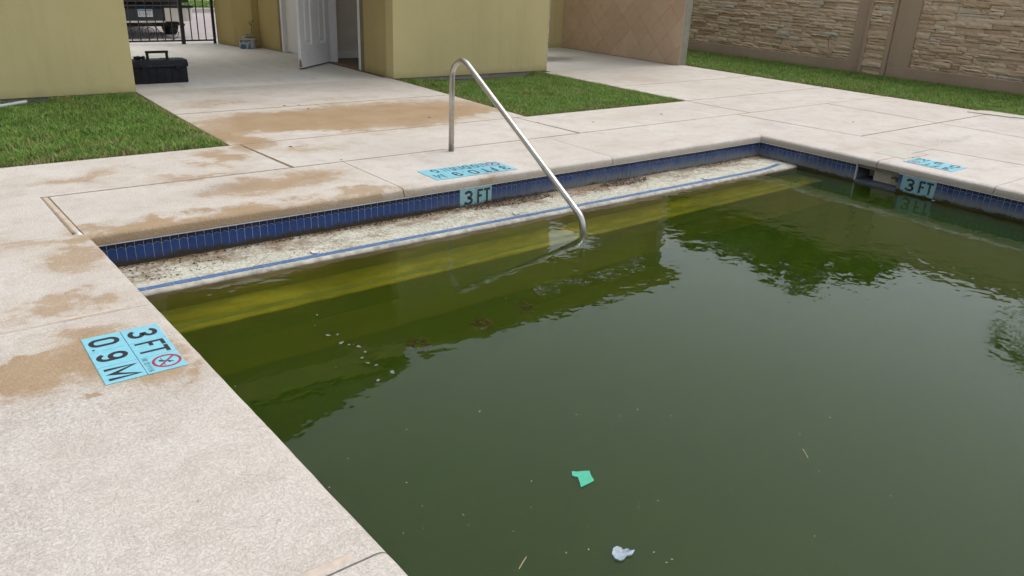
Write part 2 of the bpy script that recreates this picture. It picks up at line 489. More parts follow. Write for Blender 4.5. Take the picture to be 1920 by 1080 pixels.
# plaster of the ledge: flaking, with brown residue lodged at the wall and in the cracks
def ledge_material():
    g = G('ledge_plaster')
    x, y, z = g.xyz()
    w = g.vmath('MULTIPLY', g.vmath('SUBTRACT', g.noise(9, 4, 0.6, col=True), (0.5, 0.5, 0.5)), (0.06, 0.06, 0))
    PV = g.vmath('MULTIPLY', g.vmath('ADD', g.P, w), (0.8, 1.0, 1.0))
    edge = g.voro(34, 'DISTANCE_TO_EDGE', PV)
    crack = g.rng(edge, 0.0, 0.14, 1.0, 0.0)
    crack = g.math('MULTIPLY', crack, g.rng(g.noise(6, 4, 0.65), 0.34, 0.52))
    n = g.noise(5.0, 5, 0.65)
    col = g.mix(g.rng(n, 0.35, 0.65), (0.42, 0.45, 0.375), (0.50, 0.50, 0.43))
    col = g.mix(g.math('MULTIPLY', g.rng(g.noise(22, 4, 0.7), 0.48, 0.66), 0.6), col, (0.30, 0.255, 0.185))
    near = g.rng(y, 4.42, 4.79, 0.0, 0.40)
    dm = g.math('ADD', g.noise(4.2, 5, 0.68, g.scaled((0.7, 1.2, 1))), near)
    dm = g.math('ADD', dm, g.math('MULTIPLY', g.math('SUBTRACT', g.noise(38, 4, 0.75), 0.5), 0.75))
    dirt = g.rng(dm, 0.60, 0.90)
    col = g.mix(g.math('MULTIPLY', crack, 0.55), col, (0.17, 0.10, 0.055))
    col = g.mix(g.math('MULTIPLY', dirt, 0.85), col, g.mix(g.noise(50, 3), (0.055, 0.030, 0.014), (0.22, 0.13, 0.065)))
    h = g.math('SUBTRACT', g.noise(60, 4), g.math('MULTIPLY', crack, 0.6))
    return g.bsdf(col, 0.85, 0, g.bump(h, 0.5, 0.004), 0.25)
M['ledge'] = ledge_material()
M['nose'] = plain('ledge_nose_plaster', (0.33, 0.31, 0.265), 0.8, var=0.4, scale=16, bump=0.5, bscale=50, bdist=0.004)

def algae(name, c0, c1, c2, dark_back=False):
    g = G(name)
    n = g.noise(2.2, 5, 0.65, g.scaled((0.7, 1.5, 1)))
    col = g.mix(g.rng(n, 0.35, 0.62), c0, c1)
    col = g.mix(g.math('MULTIPLY', g.rng(g.noise(2.6, 6, 0.72, g.scaled((0.6, 1.6, 1))), 0.44, 0.66), 0.9), col, c2)
    col = g.mix(g.math('MULTIPLY', g.rng(g.noise(11, 4, 0.7), 0.5, 0.7), 0.5), col, c2)
    if dark_back:                                     # darker and blotchy towards the back of the tread
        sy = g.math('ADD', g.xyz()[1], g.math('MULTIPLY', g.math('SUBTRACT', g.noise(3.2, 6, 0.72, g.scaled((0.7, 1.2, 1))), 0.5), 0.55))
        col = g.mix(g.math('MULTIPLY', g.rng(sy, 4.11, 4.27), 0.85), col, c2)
    return g.bsdf(col, 0.9)
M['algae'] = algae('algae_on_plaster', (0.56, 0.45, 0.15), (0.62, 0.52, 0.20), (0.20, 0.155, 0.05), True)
M['algae_deep'] = algae('algae_on_floor', (0.15, 0.09, 0.018), (0.19, 0.12, 0.026), (0.10, 0.065, 0.013))
M['wall_slime'] = algae('dark_slime_on_wall', (0.09, 0.07, 0.015), (0.13, 0.10, 0.022), (0.06, 0.048, 0.010))
M['riser'] = algae('stained_riser', (0.30, 0.20, 0.085), (0.36, 0.25, 0.11), (0.19, 0.125, 0.05))
M['stripe_wet'] = plain('drowned_stripe_tile', (0.25, 0.26, 0.18), 0.7, var=0.25, scale=9)
M['debris'] = plain('leaf_residue', (0.055, 0.032, 0.016), 0.9, var=0.6, scale=60)
M['straw'] = plain('dry_straw', (0.36, 0.29, 0.15), 0.8, var=0.2)
M['white_bit'] = plain('white_flake', (0.47, 0.46, 0.42), 0.7, var=0.15)

# ------------------------------------------------------------------ layout (metres)
YF = 4.79            # face of the far pool wall
XR = 7.10            # face of the right pool wall
WZ = -0.238          # water level
YN = -6.0            # near end of the pool
def xl(y):           # face of the left pool wall
    return 0.738 + 0.0365 * (YF - y)

# ------------------------------------------------------------------ ground
mb = MB()
gx0, gx1, gy0, gy1 = 0.3, 7.75, YN - 0.6, 5.3
for (a, b, c, d) in ((-300, 300, gy1, 15.1), (-300, gx0, gy0, gy1), (gx1, 300, gy0, gy1), (-300, 300, -300, gy0)):
    mb.quad((a, c, -0.16), (b, c, -0.16), (b, d, -0.16), (a, d, -0.16))
for (a, b, za, zb) in ((15.1, 19.2, -0.16, -0.36), (19.2, 300, -0.36, -0.36)):
    mb.quad((-300, a, za), (300, a, za), (300, b, zb), (-300, b, zb))
mb.build('ground', M['soil'], kind='structure')

# ------------------------------------------------------------------ pool deck: separate slabs with tooled joints
deck = structure('pool_deck')
GAP = 0.0035
def inset(poly, d):
    n = len(poly)
    out = []
    for i in range(n):
        p0, p1, p2 = Vector(poly[i - 1]), Vector(poly[i]), Vector(poly[(i + 1) % n])
        e1, e2 = (p1 - p0).normalized(), (p2 - p1).normalized()
        n1, n2 = Vector((-e1.y, e1.x)), Vector((-e2.y, e2.x))
        k = (n1 + n2)
        k = k / max(0.2, k.dot(n1))
        out.append(tuple(p1 + k * d))
    return out
def slab(poly, mat=None, z=0.0, gap=GAP, th=0.10):
    mat = mat or M['deck']
    z += random.uniform(-0.0012, 0.0012)
    a = inset(poly, gap)
    b = inset(poly, gap + 0.006)
    n = len(poly)
    vs = [(x, y, z - th) for x, y in a] + [(x, y, z - 0.006) for x, y in a] + [(x, y, z) for x, y in b]
    fs = [tuple(range(2 * n, 3 * n))]
    for r in (0, 1):
        for i in range(n):
            j = (i + 1) % n
            fs.append((r * n + i, r * n + j, (r + 1) * n + j, (r + 1) * n + i))
    mb = MB().add(vs, fs)
    if gap > 0.001: mb.m[1:] = [1] * (len(fs) - 1)
    return mb.build('slab', [mat, M['joint']], deck)
def coping(o0, o1, p0, p1, g0=GAP, g1=GAP):
    """slab whose side p0-p1 is the bull-nosed pool edge; o0,o1 is the joint side (o0 opposite p0)"""
    o0, o1, p0, p1 = map(lambda q: Vector((q[0], q[1], 0)), (o0, o1, p0, p1))
    along = (p1 - p0).normalized()
    z0 = random.uniform(-0.0010, 0.0010)
    ends = []
    for o, p, gsh in ((o0, p0, along * g0), (o1, p1, -along * g1)):
        L = (p - o).length
        d = (p - o).normalized()
        prof = [(GAP, -0.10), (GAP, -0.006), (GAP + 0.006, 0.0)]
        L0 = L - 0.050
        for k in range(1, 12):
            prof.append((GAP + 0.006 + (L0 - GAP - 0.006) * k / 12, 0.0))
        for k in range(0, 9):
            a = PI / 2 * k / 8
            prof.append((L0 + 0.040 * math.sin(a), -0.028 * (1 - math.cos(a))))
        prof += [(L0 + 0.047, -0.048), (L0 + 0.050, -0.064), (L0 + 0.044, -0.071), (L0 + 0.005, -0.0715), (L0 + 0.005, -0.10)]
        ends.append([o + gsh + d * s + Vector((0, 0, h + (z0 if h > -0.05 else 0))) for s, h in prof])
    n = len(ends[0])
    up = (ends[0][3] - ends[0][2]).cross(ends[1][2] - ends[0][2])
    fl = up.z < 0
    K = max(2, int((p1 - p0).length / 0.045))
    vs, fs = [], []
    out = (p0 - o0).normalized()
    wob = [0.0] * (K + 1)
    for q in range(K + 1):                       # hand-floated edge: slow waves and small chips
        wob[q] = 0.0006 * math.sin(q * 0.31 + p0.x * 7) + 0.0005 * math.sin(q * 1.13 + p0.y * 5) + random.uniform(-0.0006, 0.0006)
        if random.random() < 0.012: wob[q] -= random.uniform(0.001, 0.0022)
    for q in range(K + 1):
        f_ = q / K
        for i in range(n):
            v = ends[0][i].lerp(ends[1][i], f_)
            if 13 < i < n - 2 and 0 < q < K:
                w_ = min(1.0, (i - 13) / 6) * wob[q]
                v = v + out * w_ + Vector((0, 0, w_ * 0.5))
            vs.append(v)
    for q in range(K):
        for i in range(n - 1):
            f = (q * n + i, q * n + i + 1, (q + 1) * n + i + 1, (q + 1) * n + i)
            fs.append(f[::-1] if fl else f)
    fs += [tuple(range(n)), tuple(range(K * n, (K + 1) * n))[::-1]]
    o = MB().add(vs, fs).build('slab', M['deck'], deck, smooth=True, angle=35)
    return o

YJ = 5.735           # joint behind the far coping
YL = 6.70            # front edge of the lawns
cs = [0.690, 2.785, 4.92, XR + 0.055]
ct = [0.655, 2.765, 4.94, XR + 0.055]
for i in range(3):
    coping((ct[i], YJ), (ct[i + 1], YJ), (cs[i], YF - 0.012), (cs[i + 1], YF - 0.012), GAP, 0.0 if i == 2 else GAP)
# left side
ys = [YF + 0.06, 3.62, 1.545, -0.6, -2.8, YN]
for i in range(5):
    ya, yb = ys[i], ys[i + 1]
    coping((-2.2, ya), (-2.2, yb), (xl(ya) - 0.012, ya), (xl(yb) - 0.012, yb), 0.0 if i == 0 else GAP)
slab([(-2.2, YF + 0.06), (0.635, YF + 0.06), (0.610, YJ + 0.04), (-2.2, YJ + 0.04)], gap=0.0)
for ya, yb in ((YJ + 0.04, 3.62), (3.62, 1.545), (1.545, -0.6), (-0.6, -2.8), (-2.8, YN)):
    slab([(-5.5, yb), (-2.2, yb), (-2.2, ya), (-5.5, ya)])
# right side
yr = [YF + 0.06, 3.50, 2.47, 0.4, -1.7, -3.8, YN]
xo = lambda y: 7.93 + 0.11 * max(0, 5.735 - y)
for i in range(6):
    ya, yb = yr[i], yr[i + 1]
    coping((xo(ya), ya), (xo(yb), yb), (XR - 0.012, ya), (XR - 0.012, yb), 0.0 if i == 0 else GAP)
slab([(XR + 0.055, YF + 0.06), (xo(YF + 0.06), YF + 0.06), (xo(YJ), YJ), (XR + 0.055, YJ)], gap=0.0)
# walkway behind the coping
xs = [-5.5, -1.6, 2.30, 5.345, 8.17]
for i in range(4):
    sk = 0.06 if 0 < i else 0
    slab([(xs[i] + (0.05 if i > 0 else 0), YJ), (xs[i + 1] + 0.03, YJ), (xs[i + 1] - 0.03, YL), (xs[i] - (0.03 if i > 0 else 0), YL)])
# path to the breezeway
slab([(2.18, YL), (5.46, YL), (5.52, 8.30), (2.18, 8.30)])
slab([(2.18, 8.30), (5.52, 8.30), (5.55, 9.84), (2.20, 9.90)], gap=0.002)
# right-hand terrace
slab([(8.15, 8.02), (11.40, 8.02), (11.40, 9.66), (8.15, 9.66)])
slab([(8.15, YL), (11.40, YL), (11.40, 8.02), (8.15, 8.02)])
slab([(8.20, YJ), (11.42, YJ), (11.40, YL), (8.14, YL)])
xm = lambda y: 9.80 + 0.0 * y
yo = [YJ, 4.24, 2.0, -0.4, -2.8, YN]
for i in range(5):
    ya, yb = yo[i], yo[i + 1]
    slab([(xo(yb), yb), (9.86, yb), (9.86, ya), (xo(ya), ya)])
    slab([(9.86, yb), (11.45, yb), (11.43, ya), (9.86, ya)])
slab([(-5.5, YN - 1.5), (11.45, YN - 1.5), (11.45, YN), (-5.5, YN)])
# dirt bed under the joints
mb = MB()
for a, b, c, d in ((-5.49, 8.2, YF + 0.11, YL - 0.01), (2.20, 5.50, YL - 0.01, 9.8), (8.17, 11.39, YF + 0.11, 9.6), (XR + 0.12, 11.39, YN, YF + 0.11), (-5.49, 0.64, YN, YF + 0.11)):
    mb.quad((a, c, -0.008), (b, c, -0.008), (b, d, -0.008), (a, d, -0.008))
mb.build('joint_bed', M['joint'], deck)
# wide filled joint at the left corner, its white end cap, and the ridge near the camera
mb = MB()
for (x0, y0, x1, y1, w) in ((0.6325, YJ - 0.0, 0.668, YF + 0.085, 0.018),):
    for t0, t1 in ((0, 1),):
        a, b = Vector((x0, y0, 0)), Vector((x1, y1, 0))
        d = (b - a).normalized()
        s = Vector((d.y, -d.x, 0))
        prof = [(-w, -0.02), (-w, -0.006), (-w * 0.6, -0.001), (w * 0.55, 0.001), (w, -0.006), (w, -0.02)]
        vs_ = [a + s * u + Vector((0, 0, h)) for u, h in prof] + [b + s * u + Vector((0, 0, h)) for u, h in prof]
        n = len(prof)
        mb.add(vs_, [(i, i + 1, n + i + 1, n + i) for i in range(n - 1)] + [tuple(range(n)), tuple(range(n, 2 * n))[::-1]])
mb.build('joint_strip', M['sealant'], deck)
mb = MB().tube([(0.666, YF + 0.09, -0.004), (0.672, YF + 0.055, -0.008), (0.676, YF + 0.02, -0.03), (0.678, YF + 0.006, -0.062)], 0.015, 8)
mb.build('joint_cap', M['white_plastic'], deck, smooth=True)
for (y, xa, xb, w, h) in ((1.575, -0.3, 0.735, 0.018, 0.0035), (3.645, -2.2, 0.66, 0.012, 0.002)):
    mb = MB()
    prof = [(-w, -0.02), (-w, 0.0005), (-w * 0.6, h), (w * 0.6, h), (w, 0.0005), (w, -0.02)]
    n = len(prof)
    mb.add([(xa, y + u, z) for u, z in prof] + [(xb, y + u, z) for u, z in prof], [(i, i + 1, n + i + 1, n + i)[::-1] for i in range(n - 1)] + [tuple(range(n)), tuple(range(n, 2 * n))[::-1]])
    mb.build('joint_strip', plain('pale_joint_ridge', (0.47, 0.40, 0.34), 0.8, var=0.12, scale=30) if 'ridge' not in M else M['ridge'], deck)

# breezeway floor and shower floor
fl = MB()
fl.prism([(2.15, 9.91), (5.62, 9.85), (5.62, 15.05), (-4.0, 15.05), (-4.0, 12.0), (2.15, 12.0)], -0.1, -0.004)
fl.build('breezeway_floor', M['concrete'], kind='structure')
fl = MB()
fl.prism([(8.36, 9.67), (11.25, 9.67), (11.25, 14.0), (8.36, 14.0)], -0.1, -0.004)
g = G('damp_concrete')
n_ = g.noise(1.3, 6, 0.62)
c_ = g.mix(g.rng(n_, 0.35, 0.65), (0.38, 0.385, 0.36), (0.47, 0.465, 0.43))
d_ = g.vmath('LENGTH', g.vmath('MULTIPLY', g.vmath('SUBTRACT', g.vmath('ADD', g.P, g.vmath('MULTIPLY', g.vmath('SUBTRACT', g.noise(4, 4, col=True), (.5, .5, .5)), (0.8, 0.8, 0))), (9.55, 11.1, 0)), (1 / 0.85, 1 / 0.5, 0)))
c_ = g.mix(g.rng(d_, 0.3, 1.2, 0.85, 0.0), c_, (0.10, 0.10, 0.09))
M['damp'] = g.bsdf(c_, 0.6, 0, g.bump(g.noise(110, 3), 0.2, 0.002))
fl.build('shower_floor', M['damp'], kind='structure')

# ------------------------------------------------------------------ pool shell
pool = structure('swimming_pool', (3.9, 0.0, -1.2))
ZB = -2.15
mb = MB()
mb.quad((xl(YF), YF + 0.004, ZB), (XR, YF + 0.004, ZB), (XR, YF + 0.004, -0.10), (xl(YF), YF + 0.004, -0.10))
mb.quad((XR + 0.004, YF, ZB), (XR + 0.004, 3.70, ZB), (XR + 0.004, 3.70, -0.10), (XR + 0.004, YF, -0.10))
mb.quad((XR + 0.004, 3.70, ZB), (XR + 0.004, 3.27, ZB), (XR + 0.004, 3.27, -0.222), (XR + 0.004, 3.70, -0.222))
mb.quad((XR + 0.004, 3.27, ZB), (XR + 0.004, YN, ZB), (XR + 0.004, YN, -0.10), (XR + 0.004, 3.27, -0.10))
mb.quad((xl(YN) - 0.004, YN, ZB), (xl(YF) - 0.004, YF, ZB), (xl(YF) - 0.004, YF, -0.10), (xl(YN) - 0.004, YN, -0.10))
mb.quad((XR, YN, ZB), (xl(YN), YN, ZB), (xl(YN), YN, -0.02), (XR, YN, -0.02))
mb.build('wall', M['wall_slime'], pool)
ZD = -2.1                                  # the floor falls away from the steps towards the deep end
MB().add([(xl(YN) - 0.3, YN, ZD), (XR + 0.1, YN, ZD), (XR + 0.1, 3.6, -1.12), (xl(YF) - 0.3, 3.6, -1.12), (XR + 0.1, YF, -1.12), (xl(YF) - 0.3, YF, -1.12)], [(0, 1, 2, 3), (3, 2, 4, 5)]).build('floor', M['algae_deep'], pool)
# dry ledge = first step; then two drowned steps
def step(y0, y1, ztop, zbot, mats, name, nose=0.02):
    """tread from y0 (nose) back to y1, riser below the rounded nose"""
    xa, xb = xl(YF) - 0.02, XR
    prof = [(y1, ztop), (y0 + nose + 0.012, ztop - 0.002), (y0 + nose, ztop - 0.003)]
    for k in range(1, 6):
        a = PI / 2 * k / 5
        prof.append((y0 + nose - nose * math.sin(a), ztop - 0.003 - nose * (1 - math.cos(a))))
    prof.append((y0, zbot))
    n = len(prof)
    vs_ = [(xa, y, z) for y, z in prof] + [(xb, y, z) for y, z in prof]
    mb = MB()
    for i in range(n - 1):
        mb.add([vs_[i], vs_[n + i], vs_[n + i + 1], vs_[i + 1]], [(3, 2, 1, 0)], 0 if i == 0 else (1 if i < n - 2 else 2))
    return mb.build(name, mats, pool, smooth=True, angle=50)
step(4.305, YF, -0.219, -0.52, [M['ledge'], M['nose'], M['riser']], 'step')
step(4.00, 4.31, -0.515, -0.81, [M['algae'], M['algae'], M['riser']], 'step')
step(3.68, 4.005, -0.80, -1.15, [M['algae_deep']] * 3, 'step')
# blue stripe tiles along each nose
def stripe(y0, y1, z, mat, n0):
    x = xl(YF) - 0.01
    k = 0
    while x < XR - 0.2:
        dy = -0.05 * 0 + 0.0
        w = 0.1495
        b = MB()
        yy = lambda xx: 0.055 * max(0, (xx - (XR - 0.75)) / 0.55) ** 2 if xx < XR else 0
        a0, a1 = yy(x), yy(x + w)
        b.prism([(x + 0.002, y0 + a0), (x + w, y0 + a1), (x + w, y1 + a1), (x + 0.002, y1 + a0)], z - 0.006, z + 0.0022 + random.uniform(-0.0006, 0.0006))
        b.build('stripe_tile', mat, pool)
        x += 0.1524
stripe(4.346, 4.392, -0.2205, M['stripe'], 0)
stripe(4.055, 4.105, -0.5165, M['stripe_wet'], 1)

# waterline tiles
TW, ZT, ZL = 0.0508, -0.073, -0.226
wave = lambda u: -0.1115 + 0.0125 * abs(math.sin(PI * u)) ** 1.3   # scalloped grout line, u in tile widths
def tile_mesh(kind):
    """one tile in its own (u along, depth -w, z) frame: navy cap above a scalloped line, blue body below"""
    mb = MB()
    g_, N = 0.0017, 8
    for mi, up in ((1, True), (0, False)):
        top, bot = [], []
        for k in range(N + 1):
            u = k / N
            s_ = g_ + (TW - 2 * g_) * u
            wl = wave(u)
            if up:
                top.append((s_, ZT - 0.0005)); bot.append((s_, wl + 0.0015))
            else:
                top.append((s_, wl - 0.0015)); bot.append((s_, ZL))
        for k in range(N):
            mb.add([(bot[k][0], 0, bot[k][1]), (bot[k + 1][0], 0, bot[k + 1][1]), (top[k + 1][0], 0, top[k + 1][1]), (top[k][0], 0, top[k][1])], [(0, 1, 2, 3)], mi)
        ring = bot + top[::-1]
        n = len(ring)
        for k in range(n):
            a, b = ring[k], ring[(k + 1) % n]
            mb.add([(a[0], 0, a[1]), (a[0], 0.004, a[1]), (b[0], 0.004, b[1]), (b[0], 0, b[1])], [(0, 1, 2, 3)], mi)
    return mb.mesh('tile', [M['tile_blue'], M['tile_navy']])
TILE = tile_mesh('a')
def tile_at(x, y, rz, parent=pool, tilt=True):
    o = bpy.data.objects.new('tile', TILE)
    C.objects.link(o)
    o.parent = parent
    o.matrix_parent_inverse = Matrix.Translation(-parent.location)
    o.location = (x, y, random.uniform(-0.0007, 0.0007))
    o.rotation_euler = (random.uniform(-0.006, 0.006), 0, rz + random.uniform(-0.006, 0.006))
    return o
FM0, FM1 = 3.277, 3.277 + 0.3048          # far wall marker
x = FM0 - 50 * TW
while x + TW < XR + 0.01:
    if not (x + TW > FM0 + 0.005 and x < FM1 - 0.005):
        tile_at(x, YF - 0.006, 0)
    x += TW
# right wall: from the corner to the skimmer mouth, and on past it
SK0, SK1 = 3.690, 3.275                   # skimmer mouth
RM0, RM1 = 3.238, 3.238 - 0.3048          # right wall marker
y = SK0 + 22 * TW
while y - TW > SK0 - 0.03:
    tile_at(XR - 0.006, y, -PI / 2)
    y -= TW
far_y = None
y = RM1 - 0.002
k = 0
while y > 0.9:
    tile_at(XR - 0.006, y, -PI / 2)
    y -= TW
b = MB()
b.box(XR - 0.006, XR, RM0 + 0.001, SK1 - 0.001, ZL, ZT)
b.build('tile', M['tile_blue'], pool)
rest = MB()                                # bands the photograph does not show tile by tile
for (p, q, d) in (((XR - 0.006, y), (XR - 0.006, YN), 0), ((xl(YN) + 0.006, YN), (xl(YF) + 0.006, YF), 1)):
    L = math.hypot(q[0] - p[0], q[1] - p[1])
    nn = int(L / TW)
    for i in range(nn):
        a, c = (i * TW + 0.001) / L, ((i + 1) * TW - 0.001) / L
        pa = (p[0] + (q[0] - p[0]) * a, p[1] + (q[1] - p[1]) * a)
        pc = (p[0] + (q[0] - p[0]) * c, p[1] + (q[1] - p[1]) * c)
        rest.quad((*pa, ZL), (*pc, ZL), (*pc, ZT), (*pa, ZT))
rest.build('tile_band', M['tile_blue'], pool, kind='stuff')
# grout behind and pale trim strip on top
gr = MB()
gr.box(xl(YF) - 0.02, XR + 0.0, YF - 0.0042, YF + 0.02, ZL, ZT - 0.001)
gr.box(XR - 0.0042, XR + 0.02, SK0, YF - 0.0044, ZL, ZT - 0.001)
gr.box(XR - 0.0042, XR + 0.02, YN, SK1, ZL, ZT - 0.001)
gr.box(xl(YF) - 0.02, xl(YF) + 0.004, 3.0, YF - 0.0044, ZL, ZT - 0.001)
gr.build('grout', M['tile_grout'], pool)
tr = MB()
tr.box(xl(YF) - 0.02, XR - 0.0105, YF - 0.0105, YF + 0.02, ZT - 0.0005, ZT + 0.0065)
tr.box(XR - 0.0105, XR + 0.02, SK0, YF - 0.0107, ZT - 0.0005, ZT + 0.0065)
tr.box(XR - 0.0105, XR + 0.02, YN, SK1, ZT - 0.0005, ZT + 0.0065)
tr.box(XR - 0.0088, XR + 0.02, SK0 - 0.006, SK0 - 0.0002, ZL, ZT + 0.006)
tr.build('trim_strip', M['tile_trim'], pool)
# leaf residue lying on the ledge
db = MB()
def flakes(cx, cy, rx, ry, n, size=0.008, zz=-0.2185, pile=0.0):
    for _ in range(n):
        a, r = random.uniform(0, 2 * PI), math.sqrt(random.random())
        px, py = cx + rx * r * math.cos(a), min(YF - 0.012, cy + ry * r * math.sin(a))
        if py < 4.44: continue
        s, th = size * random.uniform(0.4, 1.5), random.uniform(0, PI)
        z0 = zz + random.uniform(0, pile) * (1 - r * 0.8)
        ux, uy = math.cos(th) * s, math.sin(th) * s
        t1, t2 = random.uniform(-.5, .5) * s, random.uniform(-.5, .5) * s
        db.add([(px - ux, py - uy, z0), (px + uy * .45, py - ux * .45, z0 + 0.001 + abs(t1)), (px + ux, py + uy, z0 + abs(t2) * .6), (px - uy * .45, py + ux * .45, z0 + 0.0012)], [(0, 1, 2, 3)])
flakes(3.72, 4.72, 0.42, 0.09, 900, pile=0.022)
flakes(5.02, 4.71, 0.30, 0.085, 700, pile=0.022)
flakes(4.3, 4.66, 0.5, 0.12, 140)
flakes(3.0, 4.76, 1.0, 0.04, 500, pile=0.006)
flakes(1.6, 4.76, 1.0, 0.04, 420, pile=0.004)
flakes(1.05, 4.62, 0.35, 0.16, 110)
flakes(6.35, 4.76, 0.45, 0.06, 220)
flakes(2.2, 4.62, 1.4, 0.17, 130, 0.005)
flakes(4.8, 4.6, 2.0, 0.18, 150, 0.005)
db.build('leaf_residue', M['debris'], pool, kind='stuff')

# ------------------------------------------------------------------ water
def water_material():
    g = G('murky_green_water')
    x, y, z = g.xyz()
    calm = g.rng(x, 3.0, 5.4, 0.5, 1.0)
    h1 = g.noise(2.3, 2, 0.45, g.scaled((1.0, 1.0, 0.0)))
    h2 = g.noise(8.0, 2, 0.5, g.comb(g.math('ADD', g.math('MULTIPLY', x, 0.8), g.math('MULTIPLY', y, 0.35)), g.math('SUBTRACT', y, g.math('MULTIPLY', x, 0.3)), 0.0))
    h = g.math('ADD', g.math('MULTIPLY', h1, 0.0045), g.math('MULTIPLY', g.math('MULTIPLY', h2, calm), 0.0062))
    nb = g.bump(h, 1.0, 0.35)
    rf = g.n('BsdfRefraction')
    g.set(rf.inputs['Color'], (1, 1, 1)); rf.inputs['Roughness'].default_value = 0.0; rf.inputs['IOR'].default_value = 1.333
    nd = g.n('BsdfGlass')
    nd.inputs['Roughness'].default_value = 0.0
    nd.inputs['IOR'].default_value = 1.333
    g.set(nd.inputs['Color'], (1, 1, 1))
    g.set(nd.inputs['Normal'], nb)
    g.t.links.new(nd.outputs[0], g.out.inputs['Surface'])
    va = g.n('VolumeAbsorption')
    va.inputs['Color'].default_value = (0.665, 0.74, 0.0, 1)
    va.inputs['Density'].default_value = 3.8
    vsn = g.n('VolumeScatter')
    vsn.inputs['Color'].default_value = (0.48, 1.0, 0.20, 1)
    vsn.inputs['Density'].default_value = 0.56
    vsn.inputs['Anisotropy'].default_value = 0.0
    ad = g.n('AddShader')
    g.t.links.new(va.outputs[0], ad.inputs[0])
    g.t.links.new(vsn.outputs[0], ad.inputs[1])
    g.t.links.new(ad.outputs[0], g.out.inputs['Volume'])
    return g.mat
M['water'] = water_material()
MB().box(xl(YF) - 0.15, XR + 0.055, YN - 0.2, YF + 0.12, ZB - 0.08, WZ).build('water', M['water'], kind='structure')

# ------------------------------------------------------------------ lettering
def arc(cx, cy, rx, ry, a0, a1, n=12):
    return [(cx + rx * math.cos(RAD(a0 + (a1 - a0) * k / n)), cy + ry * math.sin(RAD(a0 + (a1 - a0) * k / n))) for k in range(n + 1)]
GLYPH = {   # strokes in a box 0.6 wide and 1 high
    '3': [arc(0.28, 0.74, 0.22, 0.20, 165, -88, 12) + arc(0.28, 0.27, 0.24, 0.21, 88, -165, 12)],
    'F': [[(0.10, 0.0), (0.10, 1.0)], [(0.10, 0.94), (0.55, 0.94)], [(0.10, 0.52), (0.46, 0.52)]],
    'T': [[(0.30, 0.0), (0.30, 1.0)], [(0.0, 0.94), (0.60, 0.94)]],
    '0': [arc(0.3, 0.72, 0.22, 0.22, 0, 180, 10) + arc(0.3, 0.28, 0.22, 0.22, 180, 360, 10) + [(0.52, 0.72)]],
    'O': [arc(0.3, 0.5, 0.24, 0.44, 0, 360, 24)],
    '9': [arc(0.29, 0.68, 0.21, 0.25, -10, 350, 18), [(0.50, 0.68)] + arc(0.29, 0.30, 0.21, 0.25, 10, -160, 12)],
    'M': [[(0.06, 0.0), (0.06, 1.0), (0.32, 0.18), (0.58, 1.0), (0.58, 0.0)]],
    'N': [[(0.08, 0.0), (0.08, 1.0), (0.52, 0.0), (0.52, 1.0)]],
    'D': [[(0.08, 0.05), (0.08, 0.95), (0.26, 0.95)] + arc(0.26, 0.5, 0.27, 0.45, 90, -90, 12) + [(0.08, 0.05)]],
    'I': [[(0.3, 0.0), (0.3, 1.0)]],
    'V': [[(0.02, 1.0), (0.3, 0.02), (0.58, 1.0)]],
    'G': [arc(0.31, 0.5, 0.25, 0.44, 50, 350, 18) + [(0.56, 0.42), (0.34, 0.42)]],
    'E': [[(0.52, 0.05), (0.10, 0.05), (0.10, 0.95), (0.52, 0.95)], [(0.10, 0.5), (0.46, 0.5)]],
    'X': [[(0.04, 0.0), (0.56, 1.0)], [(0.56, 0.0), (0.04, 1.0)]],
    'A': [[(0.02, 0.0), (0.3, 1.0), (0.58, 0.0)], [(0.14, 0.34), (0.46, 0.34)]],
    'S': [arc(0.3, 0.73, 0.22, 0.21, 40, 270, 12) + arc(0.3, 0.29, 0.23, 0.23, 90, -140, 12)],
    '1': [[(0.12, 0.82), (0.32, 1.0), (0.32, 0.0)]],
    '4': [[(0.46, 0.0), (0.46, 1.0), (0.04, 0.30), (0.58, 0.30)]],
    '.': [[(0.22, 0.05), (0.38, 0.05)]],
}
def ribbon(mb, pts, w, put, lift):
    """flat stroke of width w along pts in the sign's own plane"""
    pts = [Vector(p) for p in pts]
    closed = (pts[0] - pts[-1]).length < 1e-5
    if closed: pts = pts[:-1]
    n = len(pts)
    L, R = [], []
    for i, p in enumerate(pts):
        a = pts[i - 1] if (i > 0 or closed) else None
        b = pts[(i + 1) % n] if (i < n - 1 or closed) else None
        d1 = (p - a).normalized() if a is not None else (b - p).normalized()
        d2 = (b - p).normalized() if b is not None else d1
        n1, n2 = Vector((-d1.y, d1.x)), Vector((-d2.y, d2.x))
        k = n1 + n2
        k = k / max(0.35, k.dot(n1)) if k.length > 1e-4 else n1
        L.append(p + k * w / 2); R.append(p - k * w / 2)
    vs_ = [put(q.x, q.y, lift) for q in L] + [put(q.x, q.y, lift) for q in R]
    fs = []
    for i in range(n if closed else n - 1):
        j = (i + 1) % n
        fs.append((n + i, n + j, j, i))
    mb.add(vs_, fs)
def glyph(ch, x0, y0, h, wd, sw, put, lift=0.0, mb=None):
    mb = mb or MB()
    for k, st in enumerate(GLYPH[ch]):
        ribbon(mb, [(x0 + px * wd / 0.6, y0 + py * h) for px, py in st], sw, put, lift + 0.00012 * k)
    return mb
def frame(o, u, v, nrm):
    o, u, v, nrm = map(Vector, (o, u, v, nrm))
    return lambda a, b, c=0.0: o + u * a + v * b + nrm * c
